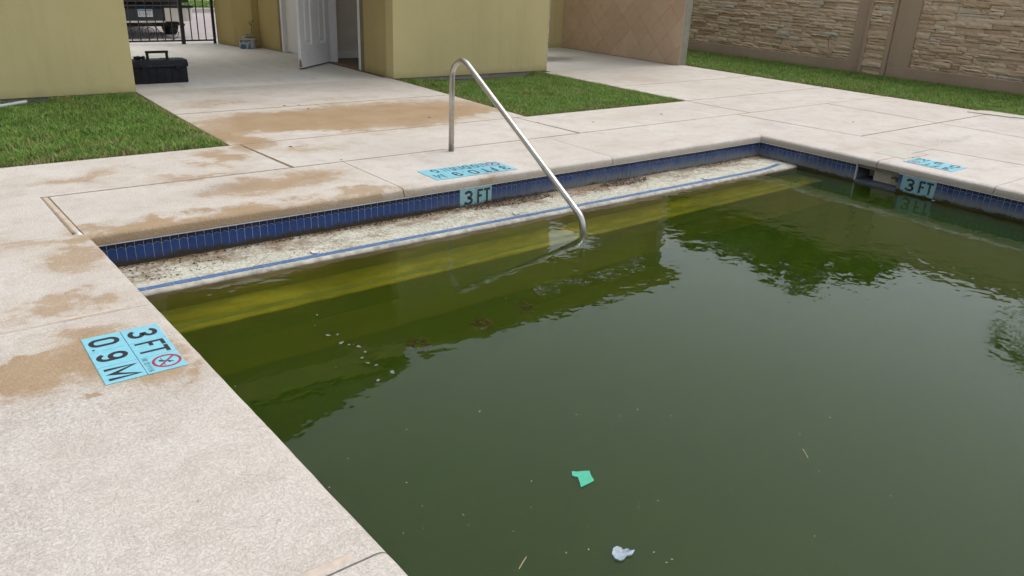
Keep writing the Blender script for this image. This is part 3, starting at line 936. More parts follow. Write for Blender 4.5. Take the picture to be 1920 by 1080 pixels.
def marker_tile(parent, put, a0, b0, s, mat, th=0.004, back=0.002):
    """one square tile, slightly rounded edge, standing th proud"""
    e, r = 0.0012, 0.002
    lo = [(a0 + e, b0 + e), (a0 + s - e, b0 + e), (a0 + s - e, b0 + s - e), (a0 + e, b0 + s - e)]
    hi = [(a0 + e + r, b0 + e + r), (a0 + s - e - r, b0 + e + r), (a0 + s - e - r, b0 + s - e - r), (a0 + e + r, b0 + s - e - r)]
    vs_ = [put(a, b, -back) for a, b in lo] + [put(a, b, th - 0.001) for a, b in lo] + [put(a, b, th) for a, b in hi]
    fs = [(8, 9, 10, 11)]
    for q in (0, 4):
        for i in range(4):
            j = (i + 1) % 4
            fs.append((q + i, q + j, q + 4 + j, q + 4 + i))
    return MB().add(vs_, fs).build('tile', mat, parent)
def no_diving(parent_tile, put, cx, cy, r, lift, sw=None):
    sw = sw or r * 0.22
    rd = MB()
    ribbon(rd, arc(cx, cy, r, r, 0, 360, 36), sw, put, lift + 0.0006)
    ribbon(rd, [(cx - r * 0.68, cy + r * 0.68), (cx + r * 0.68, cy - r * 0.68)], sw * 0.8, put, lift + 0.0009)
    rd.build('prohibition_ring', M['red'], parent_tile)
    dv = MB()
    ribbon(dv, arc(cx - r * 0.18, cy - r * 0.38, r * 0.11, r * 0.11, 0, 360, 10), r * 0.11, put, lift + 0.0002)
    ribbon(dv, [(cx - r * 0.12, cy - r * 0.25), (cx + r * 0.1, cy + r * 0.1), (cx + r * 0.32, cy + r * 0.45)], r * 0.13, put, lift + 0.0003)
    ribbon(dv, [(cx - r * 0.05, cy - r * 0.15), (cx - r * 0.38, cy - r * 0.52)], r * 0.08, put, lift + 0.0004)
    ribbon(dv, [(cx - r * 0.75, cy - r * 0.30), (cx + r * 0.75, cy - r * 0.30)], r * 0.05, put, lift + 0.0001)
    ribbon(dv, [(cx + r * 0.02, cy + r * 0.02), (cx + r * 0.42, cy + r * 0.2)], r * 0.10, put, lift + 0.0005)
    dv.build('diver_symbol', M['ink'], parent_tile)

TS = 0.1524
def deck_marker(name, label, o, u, v):
    """3 x 2 tiles: 3 | FT | no diving over 0. | 9 | M"""
    root = thing(name, label, 'depth marker', o, 'depth markers around the pool')
    put = frame(o, u, v, (0, 0, 1))
    th = 0.004
    for row, (b0, cells) in enumerate(((TS, ('3', 'FT', 'sign')), (0.0, ('0.', '9', 'M')))):
        for i, cell in enumerate(cells):
            a0 = i * TS
            t = marker_tile(root, put, a0, b0, TS, M['aqua'], th, 0.0)
            if cell == 'sign':
                no_diving(t, put, a0 + TS * 0.50, b0 + TS * 0.60, TS * 0.33, th)
                mb = MB()
                xx = a0 + 0.012
                for ch in 'NO DIVING':
                    if ch != ' ':
                        glyph(ch, xx, b0 + 0.010, 0.020, 0.0105, 0.0028, put, th + 0.0004, mb)
                    xx += 0.0145
                mb.build('letter', M['ink'], t)
            elif cell == 'FT':
                glyph('F', a0 + 0.012, b0 + 0.020, 0.112, 0.062, 0.0165, put, th + 0.0004).build('letter', M['ink'], t)
                glyph('T', a0 + 0.078, b0 + 0.020, 0.112, 0.064, 0.0165, put, th + 0.0004).build('letter', M['ink'], t)
            else:
                glyph(cell[0], a0 + 0.038 - (0.012 if cell == 'M' else 0), b0 + 0.020, 0.112, 0.10 if cell == 'M' else 0.078, 0.020, put, th + 0.0004).build('letter', M['ink'], t)
                if len(cell) > 1:
                    mb = MB(); ribbon(mb, arc(a0 + TS - 0.016, b0 + 0.024, 0.003, 0.003, 0, 360, 10), 0.006, put, th + 0.0004)
                    mb.build('letter', M['ink'], t)
    return root
deck_marker('depth_marker', 'large aqua tile marker 3 FT 0.9 M flat on the tan-stained left deck', (0.400, 3.384, 0.001), (0, -0.998, 0), (0.998, 0.0, 0))
deck_marker('depth_marker', 'upside-down aqua marker 3 FT 0.9 M on the right deck beside the square hatch', (7.600, 2.915, 0.001), (0, 0.98, 0), (-1.0, 0.0, 0))

# long marker on the far deck: 3 FT 0.9 M over (sign) NO DIVING, read from the far side
def long_marker():
    o = (3.885, 5.150, 0.001)
    root = thing('depth_marker', 'long upside-down aqua marker reading NO DIVING on the far deck behind the handrail', 'depth marker', o, 'depth markers around the pool')
    put = frame(o, (-1, 0.02, 0), (0, -1, 0), (0, 0, 1))
    th = 0.004
    for row, (b0, cells) in enumerate(((TS, ('3', 'FT', '0.', '9', 'M')), (0.0, ('sign', 'NO', 'DIV', 'IN', 'G')))):
        for i, cell in enumerate(cells):
            a0 = i * TS
            t = marker_tile(root, put, a0, b0, TS, M['aqua'], th, 0.0)
            if cell == 'sign':
                no_diving(t, put, a0 + TS * 0.55, b0 + TS * 0.5, TS * 0.36, th)
            elif row == 0:
                chs = cell.replace('.', '')
                for k, ch in enumerate(chs):
                    wd = 0.075 if len(chs) == 1 else 0.058
                    glyph(ch, a0 + (0.036 if len(chs) == 1 else 0.012 + 0.07 * k), b0 + 0.018, 0.112, wd, 0.018, put, th + 0.0004).build('letter', M['ink'], t)
                if cell == '0.':
                    mb = MB(); ribbon(mb, arc(a0 + TS - 0.014, b0 + 0.024, 0.003, 0.003, 0, 360, 10), 0.006, put, th + 0.0004)
                    mb.build('letter', M['ink'], t)
            else:
                step_ = {'NO': 0.074, 'DIV': 0.05, 'IN': 0.06, 'G': 0.07}[cell]
                x_ = a0 + {'NO': 0.005, 'DIV': 0.012, 'IN': -0.002, 'G': 0.004}[cell]
                for ch in cell:
                    glyph(ch, x_, b0 + 0.022, 0.10, 0.055, 0.013, put, th + 0.0004).build('letter', M['ink'], t)
                    x_ += step_
long_marker()

def wall_marker(label, o, u):
    nrm = Vector(u).cross(Vector((0, 0, 1)))
    root = thing('depth_marker', label, 'depth marker', o, 'depth markers around the pool')
    put = frame(o, u, (0, 0, 1), nrm)
    t = marker_tile(root, put, 0, 0, TS, M['tile_aqua_wall'], 0.007, 0.006)
    glyph('3', 0.042, 0.022, 0.108, 0.080, 0.021, put, 0.0074).build('letter', M['ink_wet'], t)
    t = marker_tile(root, put, TS, 0, TS, M['tile_aqua_wall'], 0.007, 0.006)
    glyph('F', TS + 0.010, 0.024, 0.108, 0.060, 0.019, put, 0.0074).build('letter', M['ink_wet'], t)
    glyph('T', TS + 0.074, 0.024, 0.108, 0.062, 0.019, put, 0.0074).build('letter', M['ink_wet'], t)
wall_marker('aqua 3 FT tile set in the far blue tile band above the dry ledge', (FM0, YF - 0.003, ZL), (1, 0, 0))
wall_marker('aqua 3 FT tile set in the right blue tile band at the waterline', (XR - 0.003, RM0, ZL), (0, -1, 0))

# ------------------------------------------------------------------ skimmer in the right wall
sk = thing('skimmer', 'skimmer mouth with beige back plate under the right coping', 'pool skimmer', (XR, 3.48, ZL))
D = 0.28
t_ = MB()
yy = SK0 - 0.006
for i in range(5):
    a = XR + 0.003 + i * TW
    MB().box(a + 0.001, a + TW - 0.001, SK0 - 0.004, SK0 + 0.003, ZL, ZT - 0.002).build('tile', M['tile_navy'], sk)
MB().quad((XR, SK0 + 0.002, ZL - 0.01), (XR + D, SK0 + 0.002, ZL - 0.01), (XR + D, SK0 + 0.002, ZT), (XR, SK0 + 0.002, ZT)).build('throat_side', M['tile_grout'], sk)
MB().box(XR - 0.004, XR + D, SK1, SK0 - 0.005, ZL - 0.05, ZL + 0.010).build('throat_floor', plain('grey_throat_tile', (0.10, 0.115, 0.14), 0.5, var=0.35, scale=30), sk)
M['beige'] = plain('beige_skimmer_plastic', (0.46, 0.42, 0.33), 0.5, var=0.2, scale=10)
pl = MB()
pl.box(XR + 0.10, XR + 0.12, SK1 + 0.01, SK0 - 0.13, ZL + 0.012, ZT - 0.004, bev=0.004)
pl.build('face_plate', M['beige'], sk)
MB().box(XR + 0.04, XR + D, SK1 - 0.01, SK1 - 0.001, ZL, ZT).build('throat_side', M['beige'], sk)
wv = MB()
wv.tube([(XR + 0.085, SK1 + 0.03, -0.15), (XR + 0.075, SK1 + 0.06, -0.135), (XR + 0.08, SK1 + 0.10, -0.145)], 0.010, 8)
wv.tube([(XR + 0.07, SK1 + 0.012, -0.155), (XR + 0.07, SK1 + 0.05, -0.155)], 0.016, 10)
wv.build('weir_hinge', plain('rusty_hinge', (0.16, 0.09, 0.04), 0.7, var=0.5, scale=50), sk, smooth=True)

# skimmer lid in the deck
lid = thing('access_hatch', 'pale square hatch in the right deck with tan gaps round it', 'access hatch', (7.55, 3.56, 0))
lx0, lx1, ly0, ly1 = 7.40, 7.74, 3.40, 3.72
MB().box(lx0, lx1, ly0, ly1, -0.02, 0.0012).build('rim', M['sealant'], lid)
MB().bbox(lx0 + 0.035, lx1 - 0.012, ly0 + 0.015, ly1 - 0.012, -0.01, 0.0030, 0.001).build('cover', plain('pale_lid', (0.42, 0.41, 0.365), 0.7, var=0.08), lid)
MB().box(lx0 + 0.15, lx1 + 0.10, ly0 - 0.014, ly0 + 0.006, -0.004, 0.0050).build('pull_slot', M['sealant'], lid)

# ------------------------------------------------------------------ handrail
def fillet(pts, rad, n=10):
    out = [Vector(pts[0])]
    for i in range(1, len(pts) - 1):
        a, b, c = Vector(pts[i - 1]), Vector(pts[i]), Vector(pts[i + 1])
        d1, d2 = (a - b).normalized(), (c - b).normalized()
        ang = d1.angle(d2)
        t = rad / math.tan(ang / 2)
        bis = (d1 + d2).normalized()
        cen = b + bis * rad / math.sin(ang / 2)
        s, e = b + d1 * t, b + d2 * t
        v0, v1 = s - cen, e - cen
        tot = v0.angle(v1)
        for k in range(n + 1):
            f = k / n
            out.append(cen + (v0 * math.sin((1 - f) * tot) + v1 * math.sin(f * tot)) / math.sin(tot))
    out.append(Vector(pts[-1]))
    return out
RX = 3.774
rail_pts = fillet([(RX, 5.654, -0.02), (RX, 5.654, 0.905), (RX, 3.905, -0.158), (RX, 3.905, -0.82)], 0.155, 14)
hr = MB().tube(rail_pts, 0.0238, 18).build('handrail', M['steel'], smooth=True)
tag(hr, 'bent stainless steel handrail rising from the deck and dipping into the green water', 'handrail')

# ------------------------------------------------------------------ left stucco building with hipped roof over the breezeway
lb = thing('stucco_building', 'yellow stucco building wing at the left behind the left lawn', 'building', (-2.0, 12.0, 0))
mb = MB()
mb.box(-7.0, 2.20, 9.85, 10.05, 0.005, 3.35)
mb.box(2.00, 2.20, 10.05, 15.0, 0.005, 3.35)
mb.box(-7.0, 2.0, 14.8, 15.0, 0.005, 3.35)
mb.build('wall', M['stucco'], lb)
MB().box(-6.98, 2.18, 9.872, 10.03, -0.16, 0.004).build('foundation', M['foundation'], lb)
mb = MB()
MB().box(2.205, 5.545, 9.92, 10.12, 3.25, 3.35).build('breezeway_header', M['stucco'], lb)
MB().box(2.205, 5.545, 10.13, 12.6, 3.352, 3.40).build('breezeway_ceiling', plain('ceiling_paint', (0.42, 0.37, 0.25), 0.8), lb)
# hipped roof of barrel tiles
ex0, ex1, ey0, ey1, ez, rz_ = -7.6, 5.50, 9.25, 12.9, 3.70, 6.1
rx0, rx1, ry = -4.5, 2.6, 11.1
rf = MB()
def slope(a, b, c, d, rib=0.30, amp=0.055):
    """corrugated roof slope, eave a-b, ridge d-c"""
    a, b, c, d = map(Vector, (a, b, c, d))
    n = max(4, int((b - a).length / rib) * 4)
    up = (b - a).cross(d - a).normalized()
    if up.z < 0: up = -up
    vs_, fs = [], []
    for i in range(n + 1):
        t = i / n
        o = up * amp * abs(math.sin(PI * (b - a).length / rib * t))
        vs_ += [a.lerp(b, t) + o, d.lerp(c, t) + o]
    for i in range(n):
        fs.append((2 * i, 2 * i + 2, 2 * i + 3, 2 * i + 1))
    rf.add(vs_, fs)
A_, B_, C_, D_ = (ex0, ey0, ez), (ex1, ey0, ez), (ex1, ey1, ez), (ex0, ey1, ez)
R0_, R1_ = (rx0, ry, rz_), (rx1, ry, rz_)
slope(A_, B_, R1_, R0_)
slope(C_, D_, R0_, R1_)
slope(B_, C_, R1_, R1_)
slope(D_, A_, R0_, R0_)
rf.build('roof', M['roof_tile'], lb)
MB().box(ex0 + 0.05, ex1 - 0.05, ey0 + 0.05, ey1 - 0.05, ez - 0.35, ez - 0.02).build('eave', M['eave'], lb)

# ------------------------------------------------------------------ restroom building
rb = thing('stucco_building', 'yellow stucco restroom building with an open white door behind the center lawn', 'building', (7.0, 12.0, 0))
FX0, FX1, FY = 5.555, 8.34, 9.79
SX_ = 11.25
mb = MB()
mb.box(FX0, FX1, FY, FY + 0.2, 0.004, 3.41)                                  # pool side
mb.box(FX1 - 0.2, FX1, FY + 0.2, 10.5, 0.004, 3.41)
mb.box(FX1 - 0.2, FX1, 11.9, 15.0, 0.004, 3.41)
mb.box(FX1 - 0.2, FX1, 10.5, 11.9, 0.004, 0.9)  # unseen window gap above this, added to let daylight into the room
mb.box(FX1 - 0.2, FX1, 10.5, 11.9, 2.4, 3.41)
mb.build('wall', M['stucco'], rb)
mb = MB()
mb.box(FX1 + 0.002, 11.40, FY + 0.02, FY + 0.22, 2.9, 3.41)                # beam over the shower yard
mb.build('beam', M['stucco'], rb)
mb = MB()
mb.box(FX0 + 0.002, 8.42, 9.02, 15.05, 3.42, 3.50)
mb.box(8.42, 11.42, 9.02, 9.78, 3.42, 3.50)
mb.build('eave', M['eave'], rb)
rf2 = MB()
for (xa, xb, yb) in ((FX0 - 0.02, 8.45, 15.1), (8.455, 11.47, 9.8)):
    ym = (8.97 + yb) / 2
    hz_ = 3.505 + min(0.62, (yb - 8.97) * 0.12)
    ea = [(xa, 8.97, 3.505), (xb, 8.97, 3.505), (xb, yb, 3.505), (xa, yb, 3.505), (xa + 0.4, ym, hz_), (xb - 0.4, ym, hz_)]
    rf2.add(ea, [(0, 1, 5, 4), (1, 2, 5), (2, 3, 4, 5), (3, 0, 4), (3, 2, 1, 0)])
rf2.build('roof', M['roof_tile'], rb)
MB().box(FX0 + 0.02, FX1 - 0.02, FY + 0.018, FY + 0.18, -0.18, 0.003).build('foundation', M['foundation'], rb)
MB().box(FX1 - 0.001, FX1 + 0.012, FY - 0.004, FY + 0.10, -0.01, 2.74).build('corner_bead', plain('chipped_corner_bead', (0.50, 0.47, 0.42), 0.8, var=0.35, scale=30), rb)
MB().box(FX1 + 0.001, SX_ - 0.001, 12.75, 12.95, -0.01, 4.5).build('added_yard_wall', M['stucco'], rb)  # unseen wall, added to block a sky gap in the pool's reflection
# breezeway side: skewed slightly, with two door openings
wl = [(5.556, FY), (5.545, 10.60), (5.545, 11.80), (5.545, 12.30), (5.400, 13.44), (5.215, 14.12)]
def wx(y):
    return 5.556 - 0.012 * min(1, max(0, (y - FY) / 1.0)) if y < 12.3 else 5.545 - 0.127 * (y - 12.3)
def wall_piece(ya, yb, z0, z1, mat, name, th=0.16, off=0.0):
    b = MB()
    p = [(wx(ya) + off, ya), (wx(ya) + th, ya), (wx(yb) + th, yb), (wx(yb) + off, yb)]
    b.prism(p, z0, z1)
    return b.build(name, mat, rb)
OZ = 2.06
wall_piece(FY + 0.201, 10.63, 0.004, 2.72, M['shaded'], 'wall')
wall_piece(10.63, 13.42, OZ + 0.08, 2.72, M['shaded'], 'wall')
wall_piece(11.86, 12.40, 0.004, OZ + 0.08, M['shaded'], 'wall')
wall_piece(13.42, 14.10, 0.004, 2.72, M['shaded'], 'wall')
# far stub wall beside the gate
mb = MB()
mb.prism([(4.965, 14.42), (5.20, 14.11), (5.46, 14.11), (5.46, 15.0), (4.858, 15.0)], 0.004, 2.72)
mb.build('wall', M['shaded'], rb)
MB().box(5.72, FX1 - 0.21, FY + 0.21, 14.9, 2.74, 2.84).build('ceiling', M['interior'], rb)
# inside the open doorway
MB().box(5.50, FX1 - 0.21, FY + 0.22, 12.20, -0.05, 0.002).build('floor', M['dark_floor'], rb)
MB().box(5.73, FX1 - 0.21, 12.20, 12.30, 0.0, 2.74).build('partition', M['interior'], rb)
MB().box(5.735, FX1 - 0.22, 12.182, 12.198, 0.003, 0.115, bev=0.004).build('baseboard', M['white_paint'], rb)
MB().prism([(5.52, 10.76), (5.60, 10.76), (5.60, 11.76), (5.52, 11.76)], 0.0, 0.012).build('threshold', plain('worn_threshold', (0.22, 0.13, 0.09), 0.7, var=0.5, scale=22), rb)
# frames
def door_frame(ya, yb, name='door_frame'):
    w = 0.055
    b = MB()
    for y0, y1 in ((ya, ya + w), (yb - w, yb)):
        b.prism([(wx(y0) - 0.012, y0), (wx(y0) + 0.14, y0), (wx(y1) + 0.14, y1), (wx(y1) - 0.012, y1)], 0.004, OZ)
    b.prism([(wx(ya) - 0.012, ya), (wx(ya) + 0.14, ya), (wx(yb) + 0.14, yb), (wx(yb) - 0.012, yb)], OZ + 0.001, OZ + 0.06)
    return b.build(name, M['white_paint'], rb)
door_frame(10.73, 11.84)
door_frame(12.42, 13.33)
for ya, yb in ((10.632, 10.728), (13.332, 13.418), (11.842, 11.858), (12.402, 12.418)):
    wall_piece(ya, yb, 0.004, OZ + 0.079, M['brown_strip'], 'door_strip', 0.15, -0.004)  # dark brown strips either side of both door frames
# closed white door
cd = MB()
cd.prism([(wx(12.48) + 0.05, 12.476), (wx(12.48) + 0.09, 12.476), (wx(13.27) + 0.09, 13.274), (wx(13.27) + 0.05, 13.274)], 0.012, OZ - 0.004)
cdo = cd.build('door', M['white_paint'], rb)
hb = MB().tube([(wx(13.1) + 0.05, 13.19, 0.92), (wx(13.1) - 0.015, 13.19, 0.92)], 0.012, 8)
hb.tube([(wx(13.1) - 0.012, 13.19, 0.92), (wx(13.0) - 0.012, 13.06, 0.92)], 0.010, 8)
hb.build('handle', M['steel'], cdo, smooth=True)
# open panelled leaf
hx, hy = 5.505, 11.74                                            # hinge
fx, fy = 4.765, 11.13                                            # free edge
dl = Vector((fx - hx, fy - hy, 0)); LW = dl.length; du = dl / LW
dn = Vector((-du.y, du.x, 0))                                    # towards the camera side
if dn.y > 0: dn = -dn
def dp(s, n, z): return Vector((hx, hy, 0)) + du * s + dn * n + Vector((0, 0, z))
TH = 0.044
leaf = MB()
PX = [0.0, 0.13, 0.37, LW - 0.37, LW - 0.13, LW]
PZ = [0.02, 0.33, 1.02, 1.14, 1.66, 1.76, 1.94, 2.04]
hole_z = {1, 3, 5}
hole_x = {1, 3}
for i in range(5):
    for k in range(7):
        a, b_, c, d = dp(PX[i], TH / 2, PZ[k]), dp(PX[i + 1], TH / 2, PZ[k]), dp(PX[i + 1], TH / 2, PZ[k + 1]), dp(PX[i], TH / 2, PZ[k + 1])
        if i in hole_x and k in hole_z:
            continue
        leaf.add([a, b_, c, d], [(0, 1, 2, 3)])
leaf.add([dp(0, -TH / 2, PZ[0]), dp(LW, -TH / 2, PZ[0]), dp(LW, -TH / 2, PZ[-1]), dp(0, -TH / 2, PZ[-1])], [(3, 2, 1, 0)])
for (s0, z0, s1, z1) in ((0, PZ[0], LW, PZ[0]), (LW, PZ[0], LW, PZ[-1]), (LW, PZ[-1], 0, PZ[-1]), (0, PZ[-1], 0, PZ[0])):
    leaf.add([dp(s0, -TH / 2, z0), dp(s1, -TH / 2, z1), dp(s1, TH / 2, z1), dp(s0, TH / 2, z0)], [(0, 1, 2, 3)])
lf = leaf.build('door', M['white_paint'], rb)
lf['label'] = 'open white panelled door leaf with chipped lower corner'
for i in hole_x:
    for k in hole_z:
        mb = MB()
        rings = []
        for m_, nn in ((0.0, TH / 2), (0.018, TH / 2 - 0.014), (0.045, TH / 2 - 0.014), (0.062, TH / 2 - 0.004)):
            s0, s1, z0, z1 = PX[i] + m_, PX[i + 1] - m_, PZ[k] + m_, PZ[k + 1] - m_
            rings.append([dp(s0, nn, z0), dp(s1, nn, z0), dp(s1, nn, z1), dp(s0, nn, z1)])
        for r in range(3):
            for q in range(4):
                mb.add([rings[r][q], rings[r][(q + 1) % 4], rings[r + 1][(q + 1) % 4], rings[r + 1][q]], [(0, 1, 2, 3)])
        mb.add(rings[3], [(0, 1, 2, 3)])
        mb.build('panel', M['white_paint'], lf)
ch = MB()
ch.add([dp(LW + 0.001, -TH / 2 + 0.006, 0.03), dp(LW + 0.001, TH / 2 - 0.004, 0.03), dp(LW + 0.001, TH / 2 - 0.002, 0.11), dp(LW + 0.001, 0.002, 0.16), dp(LW + 0.001, -TH / 2 + 0.008, 0.11)], [(0, 1, 2, 3, 4)])
ch.add([dp(LW - 0.03, TH / 2 + 0.001, 0.03), dp(LW + 0.001, TH / 2 + 0.001, 0.03), dp(LW + 0.001, TH / 2 + 0.001, 0.10), dp(LW - 0.012, TH / 2 + 0.001, 0.07)], [(0, 1, 2, 3)])
ch.build('chipped_edge', M['chipped'], lf)
MB().prism([tuple(dp(0.0, -TH / 2, 0).xy), tuple(dp(LW, -TH / 2, 0).xy), tuple(dp(LW, TH / 2 - 0.006, 0).xy), tuple(dp(0, TH / 2 - 0.006, 0).xy)], 0.006, 0.0195).build('door_sweep', M['black_plastic'], lf)

# ------------------------------------------------------------------ shower wall with diagonal tiles
sw_ = thing('shower_wall', 'free-standing wall faced with pinkish brown diagonal tiles', 'tiled wall', (11.32, 11.5, 0))
SX, SY0, SY1, SZ = 11.25, 9.54, 14.0, 3.41
MB().box(SX + 0.012, SX + 0.20, SY0 + 0.004, SY1, -0.02, SZ).build('core', plain('grey_end_render', (0.27, 0.265, 0.205), 0.85, var=0.15), sw_)
MB().box(SX + 0.006, SX + 0.011, SY0 + 0.003, SY1, 0.0, SZ).build('grout', plain('shower_grout', (0.25, 0.19, 0.15), 0.9), sw_)
def shower_tile_mat():
    g = G('brown_shower_tile')
    r = g.objrand()
    n = g.noise(7, 5, 0.65)
    col = g.mix(r, (0.50, 0.365, 0.265), (0.58, 0.44, 0.325))
    col = g.mix(g.math('MULTIPLY', g.rng(n, 0.42, 0.66), 0.5), col, (0.45, 0.33, 0.24))
    return g.bsdf(col, 0.5, 0, g.bump(g.noise(40, 3), 0.2, 0.002), 0.4)
M['shower_tile'] = shower_tile_mat()
def clip(poly, x0, x1, z0, z1):
    def cut(ps, f):
        out = []
        for i in range(len(ps)):
            a, b = ps[i - 1], ps[i]
            fa, fb = f(a), f(b)
            if (fa >= 0) != (fb >= 0):
                t = fa / (fa - fb)
                out.append((a[0] + (b[0] - a[0]) * t, a[1] + (b[1] - a[1]) * t))
            if fb >= 0: out.append(b)
        return out
    for f in (lambda p: p[0] - x0, lambda p: x1 - p[0], lambda p: p[1] - z0, lambda p: z1 - p[1]):
        poly = cut(poly, f)
        if len(poly) < 3: return []
    return poly
S_ = 0.335 * math.sqrt(0.5)              # half diagonal
gsz = S_ - 0.0022
for i in range(-1, 22):
    for k in range(-1, 16):
        if (i + k) % 2: continue
        cy_, cz_ = SY0 + 0.09 + i * S_, 0.05 + k * S_
        p = clip([(cy_ - gsz, cz_), (cy_, cz_ - gsz), (cy_ + gsz, cz_), (cy_, cz_ + gsz)], SY0, SY1, 0.004, SZ)
        if not p: continue
        area = abs(sum(p[j - 1][0] * p[j][1] - p[j][0] * p[j - 1][1] for j in range(len(p)))) / 2
        if area < 0.0008: continue
        n = len(p)
        off = random.uniform(-0.0012, 0.0012)
        vs_ = [(SX + off, y, z) for y, z in p] + [(SX + 0.009, y, z) for y, z in p]
        fs = [tuple(range(n))] + [(j, n + j, n + (j + 1) % n, (j + 1) % n) for j in range(n)]
        MB().add(vs_, fs).build('tile', M['shower_tile'], sw_)

# ------------------------------------------------------------------ stacked-stone boundary wall
def stone_mat(kind):
    g = G('stacked_stone_' + kind)
    r = g.objrand()
    n = g.noise(16, 5, 0.65, g.scaled((1, 1, 2.2)))
    col = g.mix(g.rng(r, 0.0, 0.5), (0.47, 0.34, 0.225), (0.60, 0.46, 0.32))
    col = g.mix(g.rng(r, 0.55, 0.9), col, (0.63, 0.51, 0.38))
    col = g.mix(g.rng(r, 0.95, 0.965), col, (0.52, 0.48, 0.40))
    col = g.mix(g.math('MULTIPLY', g.rng(n, 0.45, 0.7), 0.45), col, (0.36, 0.255, 0.165))
    return g.bsdf(col, 0.9, 0, g.bump(g.math('ADD', n, g.math('MULTIPLY', g.noise(70, 4, 0.7), 0.35)), 0.8, 0.012), 0.2)
M['stone'] = stone_mat('a')
M['precast'] = stucco('brown_precast', (0.37, 0.275, 0.195), (0.42, 0.32, 0.23), 0.35)
M['mortar'] = plain('stone_backing', (0.11, 0.082, 0.056), 0.95, var=0.3, scale=12)
def stones(parent, y0, y1, z0, z1, xf, stuff_z, seed):
    """rows of split stones of uneven height, length and projection, facing -x at about xf"""
    rr = random.Random(seed)
    z = z0
    stuff = MB()
    cnt = 0
    while z < z1 - 0.01:
        rowh = rr.choice([0.05, 0.06, 0.07, 0.08, 0.095])
        if z + rowh > z1 - 0.03: rowh = z1 - z
        y = y0
        while y < y1 - 0.005:
            w = rr.uniform(0.13, 0.46) * (1.25 if rowh < 0.06 else 1.0)
            if y + w > y1 - 0.10: w = y1 - y
            parts = [(z, z + rowh)]
            if rowh > 0.075 and rr.random() < 0.40:
                m_ = z + rowh * rr.uniform(0.38, 0.62)
                parts = [(z, m_), (m_, z + rowh)]
            for za, zb in parts:
                pr = rr.uniform(0.0, 0.042)
                g0 = 0.002
                a, b_ = y + g0, y + w - g0
                c, d = za + 0.0015, zb - 0.0015
                # rough split face: jittered 4 x 2 front grid, chamfered to the back
                N = 4
                fr = []
                for q in range(3):
                    for i in range(N + 1):
                        ed = (i in (0, N)) or q in (0, 2)
                        fr.append((xf - pr + (rr.uniform(0.004, 0.013) if ed else rr.uniform(-0.007, 0.005)),
                                   a + (b_ - a) * i / N + rr.uniform(-.008, .008) * (0 < i < N),
                                   c + (d - c) * q / 2 + rr.uniform(-0.007, 0.007)))
                vs_ = fr + [(xf + 0.05, a, c), (xf + 0.05, b_, c), (xf + 0.05, b_, d), (xf + 0.05, a, d)]
                fs = []
                for q in range(2):
                    for i in range(N):
                        fs.append((q * (N + 1) + i, (q + 1) * (N + 1) + i, (q + 1) * (N + 1) + i + 1, q * (N + 1) + i + 1))
                K = 3 * (N + 1)
                for i in range(N):
                    fs.append((i, i + 1, K + 1, K) if i == 0 else (i, i + 1, K + 1))
                    t0 = 2 * (N + 1) + i
                    fs.append((t0 + 1, t0, K + 3, K + 2) if i == 0 else (t0 + 1, t0, K + 2))
                fs.append((0, K, K + 3, 2 * (N + 1), N + 1))
                fs.append((N, 2 * N + 1, 3 * N + 2, K + 2, K + 1))
                if zb < stuff_z:
                    MB().add(vs_, fs).build('stone', M['stone'], parent)
                    cnt += 1
                else:
                    stuff.add(vs_, fs)
            y += w
        z += rowh
    if stuff.v:
        stuff.build('stone_course', M['stone'], parent, kind='stuff')
    return cnt
WX = 13.90
WTOP = 2.74
def wall_panel(y0, y1, label, visible, my0=0.22, my1=0.22):
    root = thing('stone_wall_panel', label, 'stone wall', (WX + 0.05, (y0 + y1) / 2, 0), 'precast stone wall panels')
    mb = MB()
    mb.box(WX, WX + 0.10, y0, y1, -0.16, 0.195, bev=0.008)
    mb.box(WX, WX + 0.10, y0, y1, WTOP - 0.20, WTOP, bev=0.008)
    mb.box(WX + 0.002, WX + 0.098, y0, y0 + my0, 0.196, WTOP - 0.201)
    mb.box(WX + 0.002, WX + 0.098, y1 - my1, y1, 0.196, WTOP - 0.201)
    mb.build('frame', M['precast'], root)
    MB().box(WX + 0.062, WX + 0.12, y0 + 0.05, y1 - 0.05, 0.1, WTOP - 0.1).build('backing', M['mortar'], root)
    n = stones(root, y0 + my0 + 0.001, y1 - my1 - 0.001, 0.197, WTOP - 0.202, WX + 0.040, 1.42 if visible else 0.0, hash((round(y0 * 10), 3)) % 1000)
    print('stones', label, n)
    return root
def wall_pillar(y0, y1, label, visible):
    root = thing('wall_pillar', label, 'wall pillar', (WX + 0.05, (y0 + y1) / 2, 0), 'pillars of the stone wall')
    xp = WX - 0.045
    w = 0.065
    mb = MB()
    mb.box(xp, WX + 0.2, y0, y0 + w, -0.16, WTOP + 0.08, bev=0.008)
    mb.box(xp, WX + 0.2, y1 - w, y1, -0.16, WTOP + 0.08, bev=0.008)
    mb.box(xp - 0.02, WX + 0.22, y0 - 0.02, y1 + 0.02, WTOP + 0.081, WTOP + 0.16, bev=0.01)
    mb.build('pillar_frame', M['precast'], root)
    MB().box(xp + 0.05, WX + 0.19, y0 + w * 0.5, y1 - w * 0.5, -0.16, WTOP + 0.07).build('backing', M['mortar'], root)
    stones(root, y0 + w + 0.001, y1 - w - 0.001, 0.0, WTOP + 0.079, xp + 0.030, 1.42 if visible else 0.0, 77 + round(y0))
    return root
wall_panel(7.60, 12.55, 'stacked stone wall panel left of the slim stone pillar, beside the tiled wall', True)
wall_panel(2.40, 7.085, 'stacked stone wall panel right of the slim stone pillar, running out of the frame', True, 0.25, 0.385)
wall_pillar(7.095, 7.59, 'slim stone pillar with smooth edges between the two stone wall panels', True)

